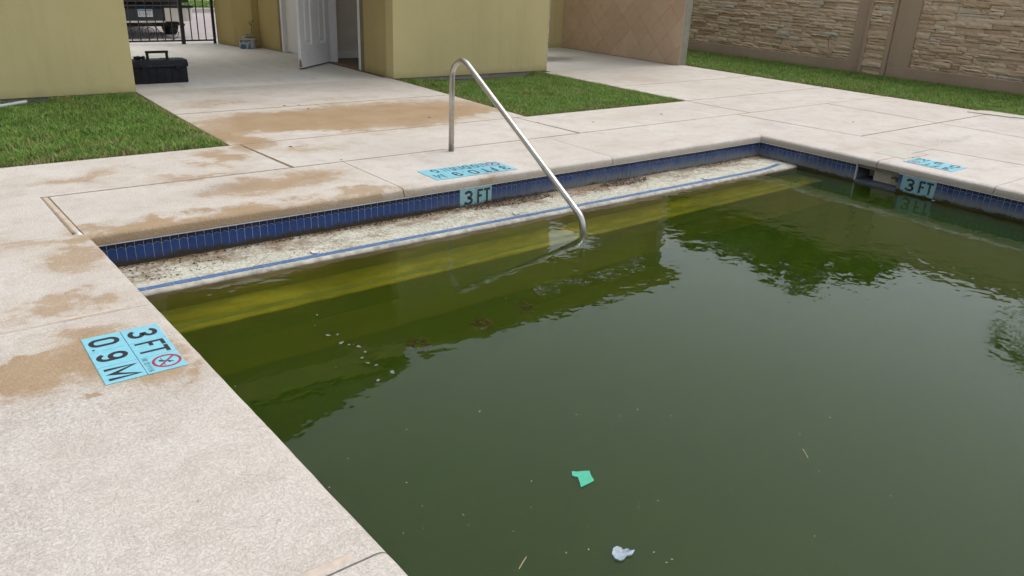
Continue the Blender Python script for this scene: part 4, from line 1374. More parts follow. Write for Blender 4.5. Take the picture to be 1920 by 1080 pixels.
# ------------------------------------------------------------------ iron gate
gt = thing('iron_gate', 'black iron gate with scrolls and fixed side panel at the end of the breezeway', 'gate', (3.5, 15.0, 0))
GY = 15.0
def bar(x, z0=0.05, z1=1.9, w=0.016):
    MB().box(x - w / 2, x + w / 2, GY - w / 2, GY + w / 2, z0, z1).build('bar', M['iron'], gt)
MB().box(4.225, 4.285, GY - 0.03, GY + 0.03, -0.01, 2.0, bev=0.004).build('post', M['iron'], gt)
MB().box(4.785, 4.83, GY - 0.022, GY + 0.022, -0.01, 2.0, bev=0.004).build('post', M['iron'], gt)
MB().box(2.21, 2.26, GY - 0.025, GY + 0.025, -0.01, 2.0, bev=0.004).build('post', M['iron'], gt)
for z in (0.055, 0.95, 1.88):
    MB().box(2.261, 4.224, GY - 0.014, GY + 0.014, z - 0.014, z + 0.014).build('rail', M['iron'], gt)
    MB().box(4.286, 4.784, GY - 0.014, GY + 0.014, z - 0.014, z + 0.014).build('rail', M['iron'], gt)
x = 4.225 - 0.136
while x > 2.3:
    bar(x); x -= 0.136
for x in (4.405, 4.525, 4.655):
    bar(x)
def spiral(cx, cz, r, turns, a0, sgn=1):
    pts = []
    n = int(turns * 18)
    for k in range(n + 1):
        f = k / n
        rr_ = r * (1 - 0.80 * f)
        a = a0 + sgn * turns * 2 * PI * f
        pts.append((cx + rr_ * math.cos(a), GY + 0.016, cz + rr_ * math.sin(a)))
    MB().tube(pts, 0.0055, 6).build('scroll', M['iron'], gt, smooth=True)
for cx, cz, r, t, a, s in ((3.70, 0.205, 0.135, 1.9, 1.2, 1), (3.42, 0.195, 0.105, 1.7, 1.0, 1), (3.875, 0.145, 0.065, 1.5, 2.2, -1), (4.105, 0.185, 0.085, 1.4, -0.5, 1), (3.10, 0.205, 0.135, 1.9, 1.2, 1), (2.72, 0.195, 0.12, 1.8, 1.9, -1)):
    spiral(cx, cz, r, t, a, s)
for pts in ([(3.93, 0.07), (3.90, 0.16), (3.83, 0.27), (3.74, 0.345), (3.62, 0.35), (3.55, 0.30), (3.51, 0.2), (3.52, 0.08)], [(3.95, 0.16), (4.02, 0.09), (4.10, 0.075), (4.17, 0.12), (4.2, 0.2)]):
    MB().tube([(px, GY + 0.016, pz) for px, pz in pts], 0.0055, 6).build('scroll', M['iron'], gt, smooth=True)

# ------------------------------------------------------------------ beyond the gate: apron, street, kerb, verge
mb = MB()
mb.prism([(-8, 15.06), (16, 15.06), (16, 15.35), (-8, 15.35)], -0.12, -0.010)
mb.add([(-8, 15.35, -0.012), (16, 15.35, -0.012), (16, 18.55, -0.27), (-8, 18.55, -0.27)], [(0, 1, 2, 3)])
mb.build('driveway_apron', M['apron'], kind='structure')
g = G('pinkish_asphalt')
n_ = g.noise(0.7, 6, 0.65)
c_ = g.mix(g.rng(n_, 0.3, 0.7), (0.30, 0.27, 0.26), (0.38, 0.345, 0.335))
c_ = g.mix(g.math('MULTIPLY', g.rng(g.noise(90, 2), 0.5, 0.7), 0.4), c_, (0.12, 0.11, 0.11))
M['asphalt'] = g.bsdf(c_, 0.85, 0, g.bump(g.noise(120, 3), 0.4, 0.004))
MB().quad((-60, 18.551, -0.275), (80, 18.551, -0.275), (80, 27.9, -0.335), (-60, 27.9, -0.335)).build('street', M['asphalt'], kind='structure')
MB().prism([(-60, 27.9), (80, 27.9), (80, 28.15), (-60, 28.15)], -0.34, -0.20).build('kerb', M['apron'], kind='structure')
MB().prism([(-60, 31.6), (80, 31.6), (80, 33.2), (-60, 33.2)], -0.34, -0.185).build('pavement', M['apron'], kind='structure')

# ------------------------------------------------------------------ grass
def grass_mat(name, dry=0.2):
    g = G(name)
    at = g.n('Attribute', attribute_name='shade')
    r = at.outputs['Fac']
    n = g.noise(1.7, 4, 0.6)
    col = g.mix(r, (0.055, 0.138, 0.019), (0.31, 0.49, 0.11))
    n2 = g.noise(9, 3, 0.6)
    col = g.mix(g.math('MULTIPLY', g.rng(n, 0.45, 0.7), 0.5), col, (0.15, 0.19, 0.035))
    col = g.mix(g.math('MULTIPLY', g.rng(n2, 0.5, 0.7), 0.45), col, (0.045, 0.125, 0.035))
    col = g.mix(g.rng(r, 0.86, 0.90), col, (0.36, 0.31, 0.15))
    nd = g.n('BsdfPrincipled')
    g.set(nd.inputs['Base Color'], col)
    nd.inputs['Roughness'].default_value = 0.65
    nd.inputs['Specular IOR Level'].default_value = 0.2
    tr = g.n('BsdfTranslucent')
    g.set(tr.inputs['Color'], col)
    mx = g.n('MixShader')
    mx.inputs[0].default_value = 0.28
    g.t.links.new(nd.outputs[0], mx.inputs[1])
    g.t.links.new(tr.outputs[0], mx.inputs[2])
    g.t.links.new(mx.outputs[0], g.out.inputs['Surface'])
    return g.mat
M['grass'] = grass_mat('turf_grass')
M['grass_dry'] = plain('dry_grass_edge', (0.17, 0.12, 0.055), 0.9, var=0.4, scale=40)

def blades(name, poly, z_at, dens, hmin, hmax, wid, edge_lean=None, seed=1):
    """joined mesh of bent grass blades over a convex polygon"""
    r = np.random.default_rng(seed)
    P = np.array(poly, float)
    lo, hi = P.min(0), P.max(0)
    n = int(np.prod(hi - lo) * dens)
    p = lo + r.random((n, 2)) * (hi - lo)
    ok = np.ones(n, bool)
    m = len(P)
    ed = np.full(n, 9.0)
    for i in range(m):
        a, b = P[i], P[(i + 1) % m]
        e = b - a
        d = (e[0] * (p[:, 1] - a[1]) - e[1] * (p[:, 0] - a[0])) / np.hypot(*e)
        ok &= d > -0.016 + 0.022 * np.sin(p[:, 0] * 31 + p[:, 1] * 27) * np.sin(p[:, 0] * 7.3 - p[:, 1] * 11) + 0.012 * np.sin(p[:, 0] * 97 + p[:, 1] * 83)
        ed = np.minimum(ed, d)
    bare = np.sin(p[:, 0] * 4.3 + 2.1 * np.sin(p[:, 1] * 3.1)) * np.sin(p[:, 1] * 5.2 + 1.9 * np.sin(p[:, 0] * 3.7))
    ok &= r.random(n) > np.clip((bare - 0.62) * 2.2, 0, 0.62)
    p, ed = p[ok], ed[ok]
    n = len(p)
    # tufts: density and height vary in clumps
    cl = np.sin(p[:, 0] * 9.1 + 1.3 * np.sin(p[:, 1] * 5.7)) * np.sin(p[:, 1] * 8.3 + 1.7 * np.sin(p[:, 0] * 6.1))
    cl2 = np.sin(p[:, 0] * 43 + p[:, 1] * 17) * np.sin(p[:, 1] * 39 - p[:, 0] * 21)
    h = (hmin + (hmax - hmin) * r.random(n)) * (1 + 0.18 * cl + 0.14 * cl2)
    h *= np.clip(0.62 + ed / 0.10, 0.62, 1.0)
    az = r.random(n) * 2 * np.pi
    lean = r.normal(0.85, 0.40, n) * h
    d = np.stack([np.cos(az), np.sin(az)], 1)
    s = np.stack([-np.sin(az), np.cos(az)], 1)
    w = wid * (0.6 + 0.8 * r.random(n))
    z0 = z_at(p[:, 0], p[:, 1])
    V = np.zeros((n, 5, 3))
    V[:, 0, :2] = p - s * w[:, None] / 2; V[:, 1, :2] = p + s * w[:, None] / 2
    mid = p + d * (lean * 0.35)[:, None]
    V[:, 2, :2] = mid + s * w[:, None] * 0.4; V[:, 3, :2] = mid - s * w[:, None] * 0.4
    V[:, 4, :2] = p + d * lean[:, None]
    V[:, 0, 2] = V[:, 1, 2] = z0 - 0.01
    V[:, 2, 2] = V[:, 3, 2] = z0 + h * 0.6
    V[:, 4, 2] = z0 + h * (1 - 0.12 * np.abs(r.normal(0, 1, n)))
    me = bpy.data.meshes.new(name)
    me.vertices.add(n * 5)
    me.vertices.foreach_set('co', V.reshape(-1).astype(np.float32))
    base = (np.arange(n) * 5)[:, None]
    loops = np.concatenate([base + [0, 1, 2, 3], base + [3, 2, 4]], 1).reshape(-1)
    me.loops.add(n * 7)
    me.loops.foreach_set('vertex_index', loops.astype(np.int32))
    me.polygons.add(n * 2)
    st = np.stack([np.arange(n) * 7, np.arange(n) * 7 + 4], 1).reshape(-1)
    me.polygons.foreach_set('loop_start', st.astype(np.int32))
    sh = np.clip(r.random(n) * 0.86 + 0.06 * cl, 0, 0.86)
    dryp = 0.05 + 0.62 * np.exp(-ed / 0.05) + 0.08 * (cl > 0.5) + 0.25 * np.clip((np.sin(p[:, 0] * 4.3 + 2.1 * np.sin(p[:, 1] * 3.1)) * np.sin(p[:, 1] * 5.2 + 1.9 * np.sin(p[:, 0] * 3.7)) - 0.5) * 2, 0, 1)
    sh = np.where(r.random(n) < dryp, 1.0, sh)
    at = me.attributes.new('shade', 'FLOAT', 'FACE')
    at.data.foreach_set('value', np.repeat(sh, 2).astype(np.float32))
    me.materials.append(M['grass'])
    me.update(calc_edges=True)
    me.validate()
    o = link(name, me)
    o['kind'] = 'stuff'
    return o
def soil(poly, z, name='soil'):
    MB().add([(x, y, zz) for (x, y), zz in zip(poly, z)], [tuple(range(len(poly)))]).build(name, M['soil'], kind='structure')
Lp = [(-4.0, YL + 0.015), (2.175, YL + 0.015), (2.185, 9.85), (-4.0, 9.85)]
soil(Lp, [-0.022, -0.022, -0.03, -0.05])
blades('lawn_grass', Lp[:1] + Lp[1:], lambda x, y: -0.022 - 0.008 * (y - YL) / 3.1 - 0.02 * (x < 1.3) * (y > 9.3), 9000, 0.030, 0.062, 0.0055, seed=2)
Cp = [(5.475, YL + 0.015), (8.14, YL + 0.015), (8.14, 9.77), (5.575, 9.77)]
soil(Cp, [-0.022, -0.022, -0.06, -0.04])
blades('lawn_grass', Cp, lambda x, y: -0.022 - 0.075 * np.clip((x - 5.75) / 0.8, 0, 1) * np.clip((8.05 - x) / 0.25, 0, 1) * np.clip((y - 8.9) / 0.9, 0, 1), 9500, 0.028, 0.056, 0.005, seed=3)
Sp = [(11.47, 2.0), (13.90, 2.0), (13.90, 12.5), (11.46, 9.6)]
soil([(11.45, -6), (13.9, -6), (13.9, 15), (11.45, 15)], [-0.02, -0.02, -0.02, -0.02])
Sp = [(11.47, 2.2), (13.90, 2.2), (13.90, 12.6), (11.47, 12.6)]
blades('lawn_grass', Sp, lambda x, y: -0.02 + 0.0 * x, 6000, 0.03, 0.062, 0.0065, seed=4)
Vp = [(-2, 28.2), (22, 28.2), (22, 31.6), (-2, 31.6)]
MB().quad((-60, 28.15, -0.21), (80, 28.15, -0.21), (80, 31.6, -0.21), (-60, 31.6, -0.21)).build('verge', M['grass_dry'], kind='structure')
blades('verge_grass', [(5, 28.2), (16, 28.2), (16, 31.6), (5, 31.6)], lambda x, y: -0.21 + 0 * x, 900, 0.06, 0.14, 0.02, seed=5)
blades('verge_grass', [(5, 33.2), (18, 33.2), (18, 40), (5, 40)], lambda x, y: -0.25 + 0 * x, 450, 0.08, 0.18, 0.03, seed=6)

# ------------------------------------------------------------------ things in the breezeway
tb = thing('toolbox', 'large black plastic toolbox standing on the breezeway floor by the left building corner', 'toolbox', (2.655, 10.58, -0.004))
x0, x1, y0, y1, zf = 2.325, 2.985, 10.445, 10.735, -0.004
mb = MB()
mb.bbox(x0 + 0.012, x1 - 0.012, y0 + 0.012, y1 - 0.012, zf, 0.190, 0.008)
for px in (2.42, 2.515, 2.61, 2.70, 2.79, 2.885):
    mb.box(px - 0.006, px + 0.006, y0 + 0.006, y0 + 0.014, 0.02, 0.182)
mb.build('body', M['black_plastic'], tb)
mb = MB()
lidp = [(y0, 0.191), (y0, 0.232), (y0 + 0.022, 0.268), (y0 + 0.05, 0.274), (y1 - 0.05, 0.274), (y1 - 0.022, 0.268), (y1, 0.232), (y1, 0.191)]
n = len(lidp)
mb.add([(x0, a, b) for a, b in lidp] + [(x1, a, b) for a, b in lidp], [(i, i + 1, n + i + 1, n + i)[::-1] for i in range(n - 1)] + [tuple(range(n)), tuple(range(n, 2 * n))[::-1]])
lido = mb.build('lid', M['black_plastic'], tb)
rb_ = MB()
for i in range(17):
    px = x0 + 0.10 + i * 0.029
    rb_.box(px, px + 0.013, y0 - 0.005, y0 + 0.002, 0.198, 0.228)
rb_.build('rib', M['grey_plastic'], lido, kind='stuff')
tray = MB()
for i in range(7):
    tray.box(x0 + 0.39 + i * 0.034, x0 + 0.415 + i * 0.034, y0 + 0.09, y1 - 0.06, 0.2735, 0.279)
tray.build('lid_rib', M['grey_plastic'], lido, kind='stuff')
hn = MB()
hn.bbox(2.535, 2.565, 10.575, 10.605, 0.270, 0.352, 0.005)
hn.bbox(2.765, 2.795, 10.575, 10.605, 0.270, 0.352, 0.005)
hn.bbox(2.530, 2.800, 10.572, 10.608, 0.345, 0.374, 0.006)
hn.build('handle', M['black_plastic'], tb)
for px in (2.46, 2.86):
    MB().bbox(px - 0.03, px + 0.03, y0 - 0.012, y0 - 0.0055, 0.165, 0.215, 0.003).build('latch', M['black_plastic'], tb)
MB().tube([(x1 - 0.002, 10.56, 0.205), (x1 + 0.014, 10.56, 0.212), (x1 + 0.014, 10.62, 0.212), (x1 - 0.002, 10.62, 0.205)], 0.007, 6).build('end_catch', M['black_plastic'], tb)
hf = MB()
hf.lathe([(0.0, 0), (0.019, 0.0), (0.019, 0.05), (0.014, 0.055), (0.014, 0.09), (0.021, 0.095), (0.021, 0.125), (0.0, 0.126)], (2.385, 10.56, 0.299), 12, axis='x')
hf.lathe([(0.0, 0), (0.022, 0.0), (0.026, 0.02), (0.026, 0.035), (0.0, 0.04)], (2.45, 10.62, 0.276), 12)
hf.lathe([(0.0, 0), (0.015, 0.0), (0.015, 0.03), (0.010, 0.034), (0.0, 0.05)], (2.49, 10.55, 0.276), 10)
tag(hf.build('hose_fitting', M['black_plastic'], smooth=True, angle=40), 'cluster of black hose fittings lying on the toolbox lid left of its handle', 'hose fitting')

g = G('printed_carton')
n_ = g.noise(16, 3, 0.6)
c_ = g.mix(g.rng(n_, 0.47, 0.53), (0.48, 0.52, 0.58), (0.09, 0.18, 0.32))
c_ = g.mix(g.rng(g.noise(11, 2), 0.58, 0.64), c_, (0.30, 0.33, 0.42))
M['carton'] = g.bsdf(c_, 0.75)
M['card'] = plain('inside_cardboard', (0.33, 0.26, 0.20), 0.85, var=0.15)
ct_ = thing('cardboard_carton', 'small blue and white carton with folded flap against the ochre wall', 'carton', (5.06, 14.02, -0.004))
ang = RAD(-14)
ca, sa = math.cos(ang), math.sin(ang)
def cp(u, v, z): return (5.06 + u * ca - v * sa, 14.06 + u * sa + v * ca, z - 0.004)
def cbox(mb, u0, u1, v0, v1, z0, z1):
    b = len(mb.v)
    mb.box(u0, u1, v0, v1, z0, z1)
    mb.v[b:] = [cp(*p) for p in mb.v[b:]]
mb = MB()
for u0, u1, v0, v1 in ((-0.125, 0.125, -0.075, -0.070), (-0.125, 0.125, 0.070, 0.075), (-0.125, -0.120, -0.0695, 0.0695), (0.120, 0.125, -0.0695, 0.0695)):
    cbox(mb, u0, u1, v0, v1, 0.0, 0.17)
cbox(mb, -0.119, 0.119, -0.0695, 0.0695, 0.001, 0.006)
mb.build('box', M['carton'], ct_)
mb = MB()
mb.add([cp(-0.13, -0.076, 0.171), cp(0.13, -0.076, 0.171), cp(0.128, -0.125, 0.150), cp(-0.132, -0.125, 0.146), cp(-0.13, -0.076, 0.176), cp(0.13, -0.076, 0.176), cp(0.128, -0.126, 0.155), cp(-0.132, -0.126, 0.151)], [(0, 1, 2, 3), (7, 6, 5, 4), (0, 4, 5, 1), (1, 5, 6, 2), (2, 6, 7, 3), (3, 7, 4, 0)])
mb.add([cp(0.126, -0.07, 0.171), cp(0.126, 0.07, 0.171), cp(0.175, 0.07, 0.13), cp(0.175, -0.07, 0.135), cp(0.126, -0.07, 0.176), cp(0.126, 0.07, 0.176), cp(0.178, 0.07, 0.134), cp(0.178, -0.07, 0.139)], [(0, 1, 2, 3), (7, 6, 5, 4), (0, 4, 5, 1), (1, 5, 6, 2), (2, 6, 7, 3), (3, 7, 4, 0)])
mb.build('flap', M['card'], ct_)
rr = random.Random(5)
bag = MB()
NB = 10
vsb, fsb = [], []
for i in range(NB + 1):
    for k in range(NB):
        th_, ph = PI * i / NB, 2 * PI * k / NB
        r_ = 0.072 * (1 + rr.uniform(-0.22, 0.22))
        vsb.append(cp(r_ * 1.25 * math.sin(th_) * math.cos(ph), 0.75 * r_ * math.sin(th_) * math.sin(ph), 0.150 + r_ * 1.1 * math.cos(th_)))
for i in range(NB):
    for k in range(NB):
        fsb.append((i * NB + k, (i + 1) * NB + k, (i + 1) * NB + (k + 1) % NB, i * NB + (k + 1) % NB))
bag.add(vsb, fsb)
tag(bag.build('plastic_bag', plain('grey_green_bag', (0.27, 0.30, 0.24), 0.5, var=0.3, scale=25)), 'crumpled grey-green bag sticking out of the carton', 'plastic bag')
sp = thing('plant_sprig', 'green leafy sprig standing up out of the carton', 'plant', cp(0.07, 0.0, 0.15))
stp = [Vector(cp(0.06, 0.01, 0.15)), Vector(cp(0.085, 0.015, 0.26)), Vector(cp(0.10, 0.02, 0.36)), Vector(cp(0.095, 0.02, 0.44))]
MB().tube(stp, 0.004, 5).build('stem', plain('green_stem', (0.06, 0.10, 0.025), 0.6), sp)
M['leaf'] = plain('sprig_leaf', (0.05, 0.125, 0.03), 0.5, var=0.3)
for k, (bz, an, ln) in enumerate(((0.44, 0.4, 0.09), (0.42, 2.2, 0.085), (0.38, 3.9, 0.09), (0.36, 5.4, 0.08), (0.30, 1.2, 0.07), (0.24, 4.4, 0.075), (0.40, 3.0, 0.07))):
    b0 = Vector(cp(0.097, 0.02, bz))
    d = Vector((math.cos(an), math.sin(an), 0.55)).normalized()
    s = d.cross(Vector((0, 0, 1))).normalized() * ln * 0.24
    m1, m2, tip = b0 + d * ln * 0.35, b0 + d * ln * 0.7 - Vector((0, 0, 0.006)), b0 + d * ln - Vector((0, 0, 0.02))
    MB().add([b0, m1 + s, m2 + s * 0.7, tip, m2 - s * 0.7, m1 - s, m1 - Vector((0, 0, .006)), m2 - Vector((0, 0, .006))], [(0, 6, 1), (0, 5, 6), (6, 7, 2, 1), (6, 5, 4, 7), (7, 3, 2), (7, 4, 3)]).build('leaf', M['leaf'], sp)

# by the left building: drain pipe, drain box, sprinkler head
tag(MB().tube([(0.20, 9.06, -0.004), (0.62, 9.30, 0.0), (1.06, 9.575, 0.006)], 0.019, 12).build('pipe', M['pvc'], smooth=True, angle=50), 'short white plastic pipe lying in the grass under the left building', 'pipe')
dbx = thing('drain_box', 'dark drain outlet half sunk in the grass beside the white pipe end', 'drain', (1.17, 9.72, -0.08))
MB().box(1.10, 1.26, 9.66, 9.845, -0.10, -0.012, bev=0.006).build('housing', M['grey_plastic'], dbx)
for k in range(4):
    MB().box(1.118 + k * 0.033, 1.138 + k * 0.033, 9.652, 9.659, -0.08, -0.022).build('slot', M['black_plastic'], dbx)
tag(MB().lathe([(0, 0), (0.032, 0.0), (0.034, 0.02), (0.034, 0.075), (0.026, 0.088), (0.0, 0.09)], (0.60, 8.29, 0.0), 14, axis='x').build('sprinkler_head', M['black_plastic'], smooth=True, angle=40), 'small black cylinder lying in the left lawn at the picture edge', 'sprinkler head')
tag(MB().prism([(11.12, 4.45), (11.24, 4.0), (11.40, 3.72), (11.55, 3.86), (11.52, 4.30), (11.42, 4.42)], 0.001, 0.012).build('broken_paver', plain('pale_paver', (0.45, 0.43, 0.37), 0.8, var=0.12, scale=9), smooth=False), 'pale broken paver lying on the deck at the edge of the right grass strip', 'paver')

# ------------------------------------------------------------------ pickup truck parked beyond the gate
tk = thing('parked_pickup', 'dark grey pickup truck parked rear-on in the street beyond the iron gate', 'pickup truck', (4.6, 21.4, -0.33))
TX, TY, TZ = 4.60, 18.86, -0.33
M['truck'] = plain('dark_grey_car_paint', (0.040, 0.045, 0.047), 0.3, var=0.08, scale=2, bump=0.0)
M['truck_white'] = plain('pale_bumper_paint', (0.47, 0.46, 0.42), 0.35, var=0.08, scale=4, bump=0.0)
M['rubber'] = plain('tyre_rubber', (0.012, 0.012, 0.012), 0.85, var=0.2)
M['rim'] = plain('wheel_rim', (0.30, 0.30, 0.30), 0.35, 0.8)
M['glass'] = plain('dark_car_glass', (0.01, 0.013, 0.015), 0.08, bump=0.0)
M['tail'] = plain('tail_lamp_red', (0.28, 0.012, 0.012), 0.25)
def side_prof(pts, hw, name, mat, inset_top=0.0):
    """side outline (y from the tail, z above ground) pulled to half width hw, upper edge drawn in"""
    mb = MB()
    n = len(pts)
    zmax, zmin = max(p[1] for p in pts), min(p[1] for p in pts)
    L = [(TX - hw + inset_top * (z - zmin) / (zmax - zmin), TY + y, TZ + z) for y, z in pts]
    R = [(TX + hw - inset_top * (z - zmin) / (zmax - zmin), TY + y, TZ + z) for y, z in pts]
    mb.add(L + R, [tuple(range(n)), tuple(range(n, 2 * n))[::-1]] + [(i, n + i, n + (i + 1) % n, (i + 1) % n) for i in range(n)])
    return mb.build(name, mat, tk)
bedp = [(0.12, 0.80), (0.12, 1.28), (0.16, 1.32), (2.02, 1.32), (2.02, 0.76), (1.70, 0.76)]
bedp += [(1.30 + 0.41 * math.cos(a), 0.68 + 0.38 * math.sin(a)) for a in [PI * k / 10 for k in range(0, 11)]] + [(0.88, 0.76), (0.30, 0.79)]
side_prof(bedp, 0.99, 'bed', M['truck'], 0.05)
cab = [(2.05, 0.60), (2.05, 1.34), (2.20, 1.88), (2.60, 1.95), (3.35, 1.93), (3.95, 1.36), (5.25, 1.26), (5.42, 1.12), (5.46, 0.62), (5.14, 0.60)]
cab += [(4.68 + 0.45 * math.cos(a), 0.56 + 0.45 * math.sin(a)) for a in [PI * k / 10 for k in range(0, 11)]]
side_prof(cab, 0.985, 'cab', M['truck'], 0.16)
MB().box(TX - 0.78, TX + 0.78, TY + 2.055, TY + 2.07, TZ + 1.40, TZ + 1.82).build('rear_window', M['glass'], tk)
tg = MB().bbox(TX - 0.80, TX + 0.80, TY + 0.075, TY + 0.119, TZ + 0.80, TZ + 1.30, 0.012).build('tailgate', M['truck'], tk)
MB().bbox(TX - 0.14, TX + 0.14, TY + 0.062, TY + 0.0745, TZ + 1.12, TZ + 1.20, 0.004).build('handle', M['black_plastic'], tg)
for s in (-1, 1):
    MB().bbox(TX + s * 0.90 - 0.075, TX + s * 0.90 + 0.075, TY + 0.085, TY + 0.119, TZ + 0.88, TZ + 1.26, 0.012).build('tail_lamp', M['tail'], tk)
bp = MB()
bp.bbox(TX - 0.40, TX + 0.40, TY - 0.055, TY + 0.115, TZ + 0.435, TZ + 0.70, 0.012)
bpo = bp.build('bumper', M['grey_plastic'], tk)
MB().bbox(TX - 1.02, TX + 1.02, TY - 0.085, TY + 0.1, TZ + 0.702, TZ + 0.755, 0.01).build('step_pad', M['black_plastic'], bpo)
for s in (-1, 1):
    q = MB()
    pr_ = [(0.401, -0.08), (0.85, -0.07), (0.96, -0.03), (1.02, 0.06), (1.03, 0.30), (0.97, 0.30), (0.95, 0.115), (0.401, 0.115)]
    pr_ = [(TX + s * a, TY + b) for a, b in pr_]
    q.prism(pr_[::s], TZ + 0.42, TZ + 0.699)
    q.build('bumper_corner', M['truck_white'], bpo)
MB().bbox(TX - 0.40, TX + 0.40, TY - 0.07, TY + 0.05, TZ + 0.395, TZ + 0.432, 0.006).build('lower_lip', M['truck_white'], bpo)
M['plate'] = plain('plate_white', (0.52, 0.55, 0.58), 0.4)
M['plate_blue'] = plain('plate_blue', (0.07, 0.22, 0.40), 0.4)
plt = MB().bbox(TX - 0.152, TX + 0.152, TY - 0.066, TY - 0.056, TZ + 0.515, TZ + 0.672, 0.003).build('licence_plate', M['plate'], bpo)
pput = frame((TX - 0.152, TY - 0.0662, TZ + 0.515), (1, 0, 0), (0, 0, 1), (0, -1, 0))
mb = MB()
mb.add([pput(0.01, 0.118, 0.0006), pput(0.294, 0.118, 0.0006), pput(0.294, 0.150, 0.0006), pput(0.01, 0.150, 0.0006)], [(0, 1, 2, 3)])
mb.build('plate_band', M['plate_blue'], plt)
mb = MB()
xx = 0.022
for ch_ in 'X1S3431':
    glyph(ch_, xx, 0.028, 0.08, 0.030, 0.008, pput, 0.0009, mb)
    xx += 0.038
mb.build('letter', M['ink'], plt)
for s_x in (-0.45, 0.45):
    MB().box(TX + s_x - 0.05, TX + s_x + 0.05, TY + 0.35, TY + 5.0, TZ + 0.44, TZ + 0.60).build('chassis_rail', M['rubber'], tk)
MB().tube([(TX - 0.85, TY + 1.30, TZ + 0.38), (TX + 0.85, TY + 1.30, TZ + 0.38)], 0.06, 10).build('axle', M['rubber'], tk)
MB().box(TX - 0.66, TX + 0.66, TY + 0.16, TY + 0.34, TZ + 0.30, TZ + 0.41).build('tow_bar', M['rubber'], tk)
MB().tube([(TX + 0.78, TY - 0.03, TZ + 0.345), (TX + 0.76, TY + 1.0, TZ + 0.34)], 0.035, 10).build('exhaust_pipe', plain('exhaust_steel', (0.18, 0.15, 0.11), 0.6, 0.5), tk)
for sx in (-1, 1):
    for wy in (1.30, 4.68):
        cx_ = TX + sx * 0.84
        w = MB().lathe([(0.20, -0.12), (0.33, -0.12), (0.375, -0.09), (0.38, 0.0), (0.375, 0.09), (0.33, 0.12), (0.20, 0.12)], (cx_, TY + wy, TZ + 0.38), 26, axis='x').build('wheel', M['rubber'], tk, smooth=True, angle=40)
        MB().lathe([(0.0, -0.105), (0.06, -0.11), (0.19, -0.09), (0.199, -0.115), (0.199, 0.115), (0.19, 0.09), (0.06, 0.11), (0.0, 0.105)], (cx_, TY + wy, TZ + 0.38), 20, axis='x').build('rim', M['rim'], w, smooth=True, angle=30)

# ------------------------------------------------------------------ beyond the stone wall (seen mirrored in the water)
def leaf_crown(name, cx, cy, cz, rx, ry, rz, n, size, mat, parent, seed):
    r = np.random.default_rng(seed)
    nc = 34
    th = r.random(nc) * 2 * np.pi; u = r.random(nc) * 1.7 - 0.7; rad = 0.45 + 0.5 * r.random(nc)
    cen = np.stack([np.cos(th) * np.sqrt(np.clip(1 - u * u, 0.1, 1)) * rx * rad, np.sin(th) * np.sqrt(np.clip(1 - u * u, 0.1, 1)) * ry * rad, u * rz * rad], 1)
    k = r.integers(0, nc, n)
    cr = (0.20 + 0.16 * r.random(nc))[k] * (rx + ry) / 2
    v = r.normal(0, 1, (n, 3)); v /= np.linalg.norm(v, axis=1)[:, None]
    p = cen[k] + v * (cr * r.random(n) ** 0.4)[:, None] + np.array([cx, cy, cz])
    a = r.normal(0, 1, (n, 3)); a /= np.linalg.norm(a, axis=1)[:, None]
    b = np.cross(a, r.normal(0, 1, (n, 3))); b /= np.linalg.norm(b, axis=1)[:, None]
    s = size * (0.6 + 0.8 * r.random(n))[:, None]
    V = np.stack([p - a * s, p + b * s * 0.45, p + a * s, p - b * s * 0.45], 1).reshape(-1, 3)
    me = bpy.data.meshes.new(name)
    me.from_pydata(V.tolist(), [], (np.arange(n * 4).reshape(-1, 4)).tolist())
    me.materials.append(mat)
    o = link(name, me, parent)
    o['kind'] = 'stuff'
    return o
M['foliage'] = plain('tree_foliage', (0.046, 0.060, 0.020), 0.6, var=0.4, scale=1.2)
M['foliage2'] = plain('palm_frond', (0.05, 0.09, 0.025), 0.55, var=0.3)
M['bark'] = plain('bark', (0.11, 0.085, 0.06), 0.9, var=0.3, scale=8, bump=0.8, bdist=0.02)
def tree(label, x, y, h, rx, ry, rz, n, seed):
    root = thing('broadleaf_tree', label, 'tree', (x, y, -0.16), 'trees behind the stone wall')
    r = random.Random(seed)
    mb = MB()
    zt = h - rz * 1.2
    mb.tube([(x, y, -0.2), (x + 0.05, y, zt * 0.5), (x - 0.04, y + 0.05, zt), (x, y, h - rz * 0.6)], [0.19, 0.15, 0.12, 0.05], 10)
    for k in range(7):
        a = 2 * PI * k / 7 + r.uniform(-.3, .3)
        mb.tube([(x, y, zt * r.uniform(0.75, 1.0)), (x + math.cos(a) * rx * 0.4, y + math.sin(a) * ry * 0.4, h - rz * 1.0), (x + math.cos(a) * rx * 0.75, y + math.sin(a) * ry * 0.75, h - rz * r.uniform(0.3, 0.9))], [0.08, 0.05, 0.02], 7)
    mb.build('trunk', M['bark'], root, smooth=True)
    leaf_crown('crown', x, y, h - rz, rx, ry, rz, n, 0.13, M['foliage'], root, seed)
tree('tallest dark green tree behind the stone wall, nearest the tiled wall', 17.8, 14.0, 5.7, 2.2, 2.6, 2.1, 13000, 11)
tree('broad dark green tree behind the middle of the left stone wall panel', 17.4, 10.3, 5.45, 1.9, 2.1, 2.0, 13000, 12)
tree('low rounded tree behind the slim stone pillar', 17.0, 8.0, 4.3, 1.3, 1.3, 1.3, 8000, 13)
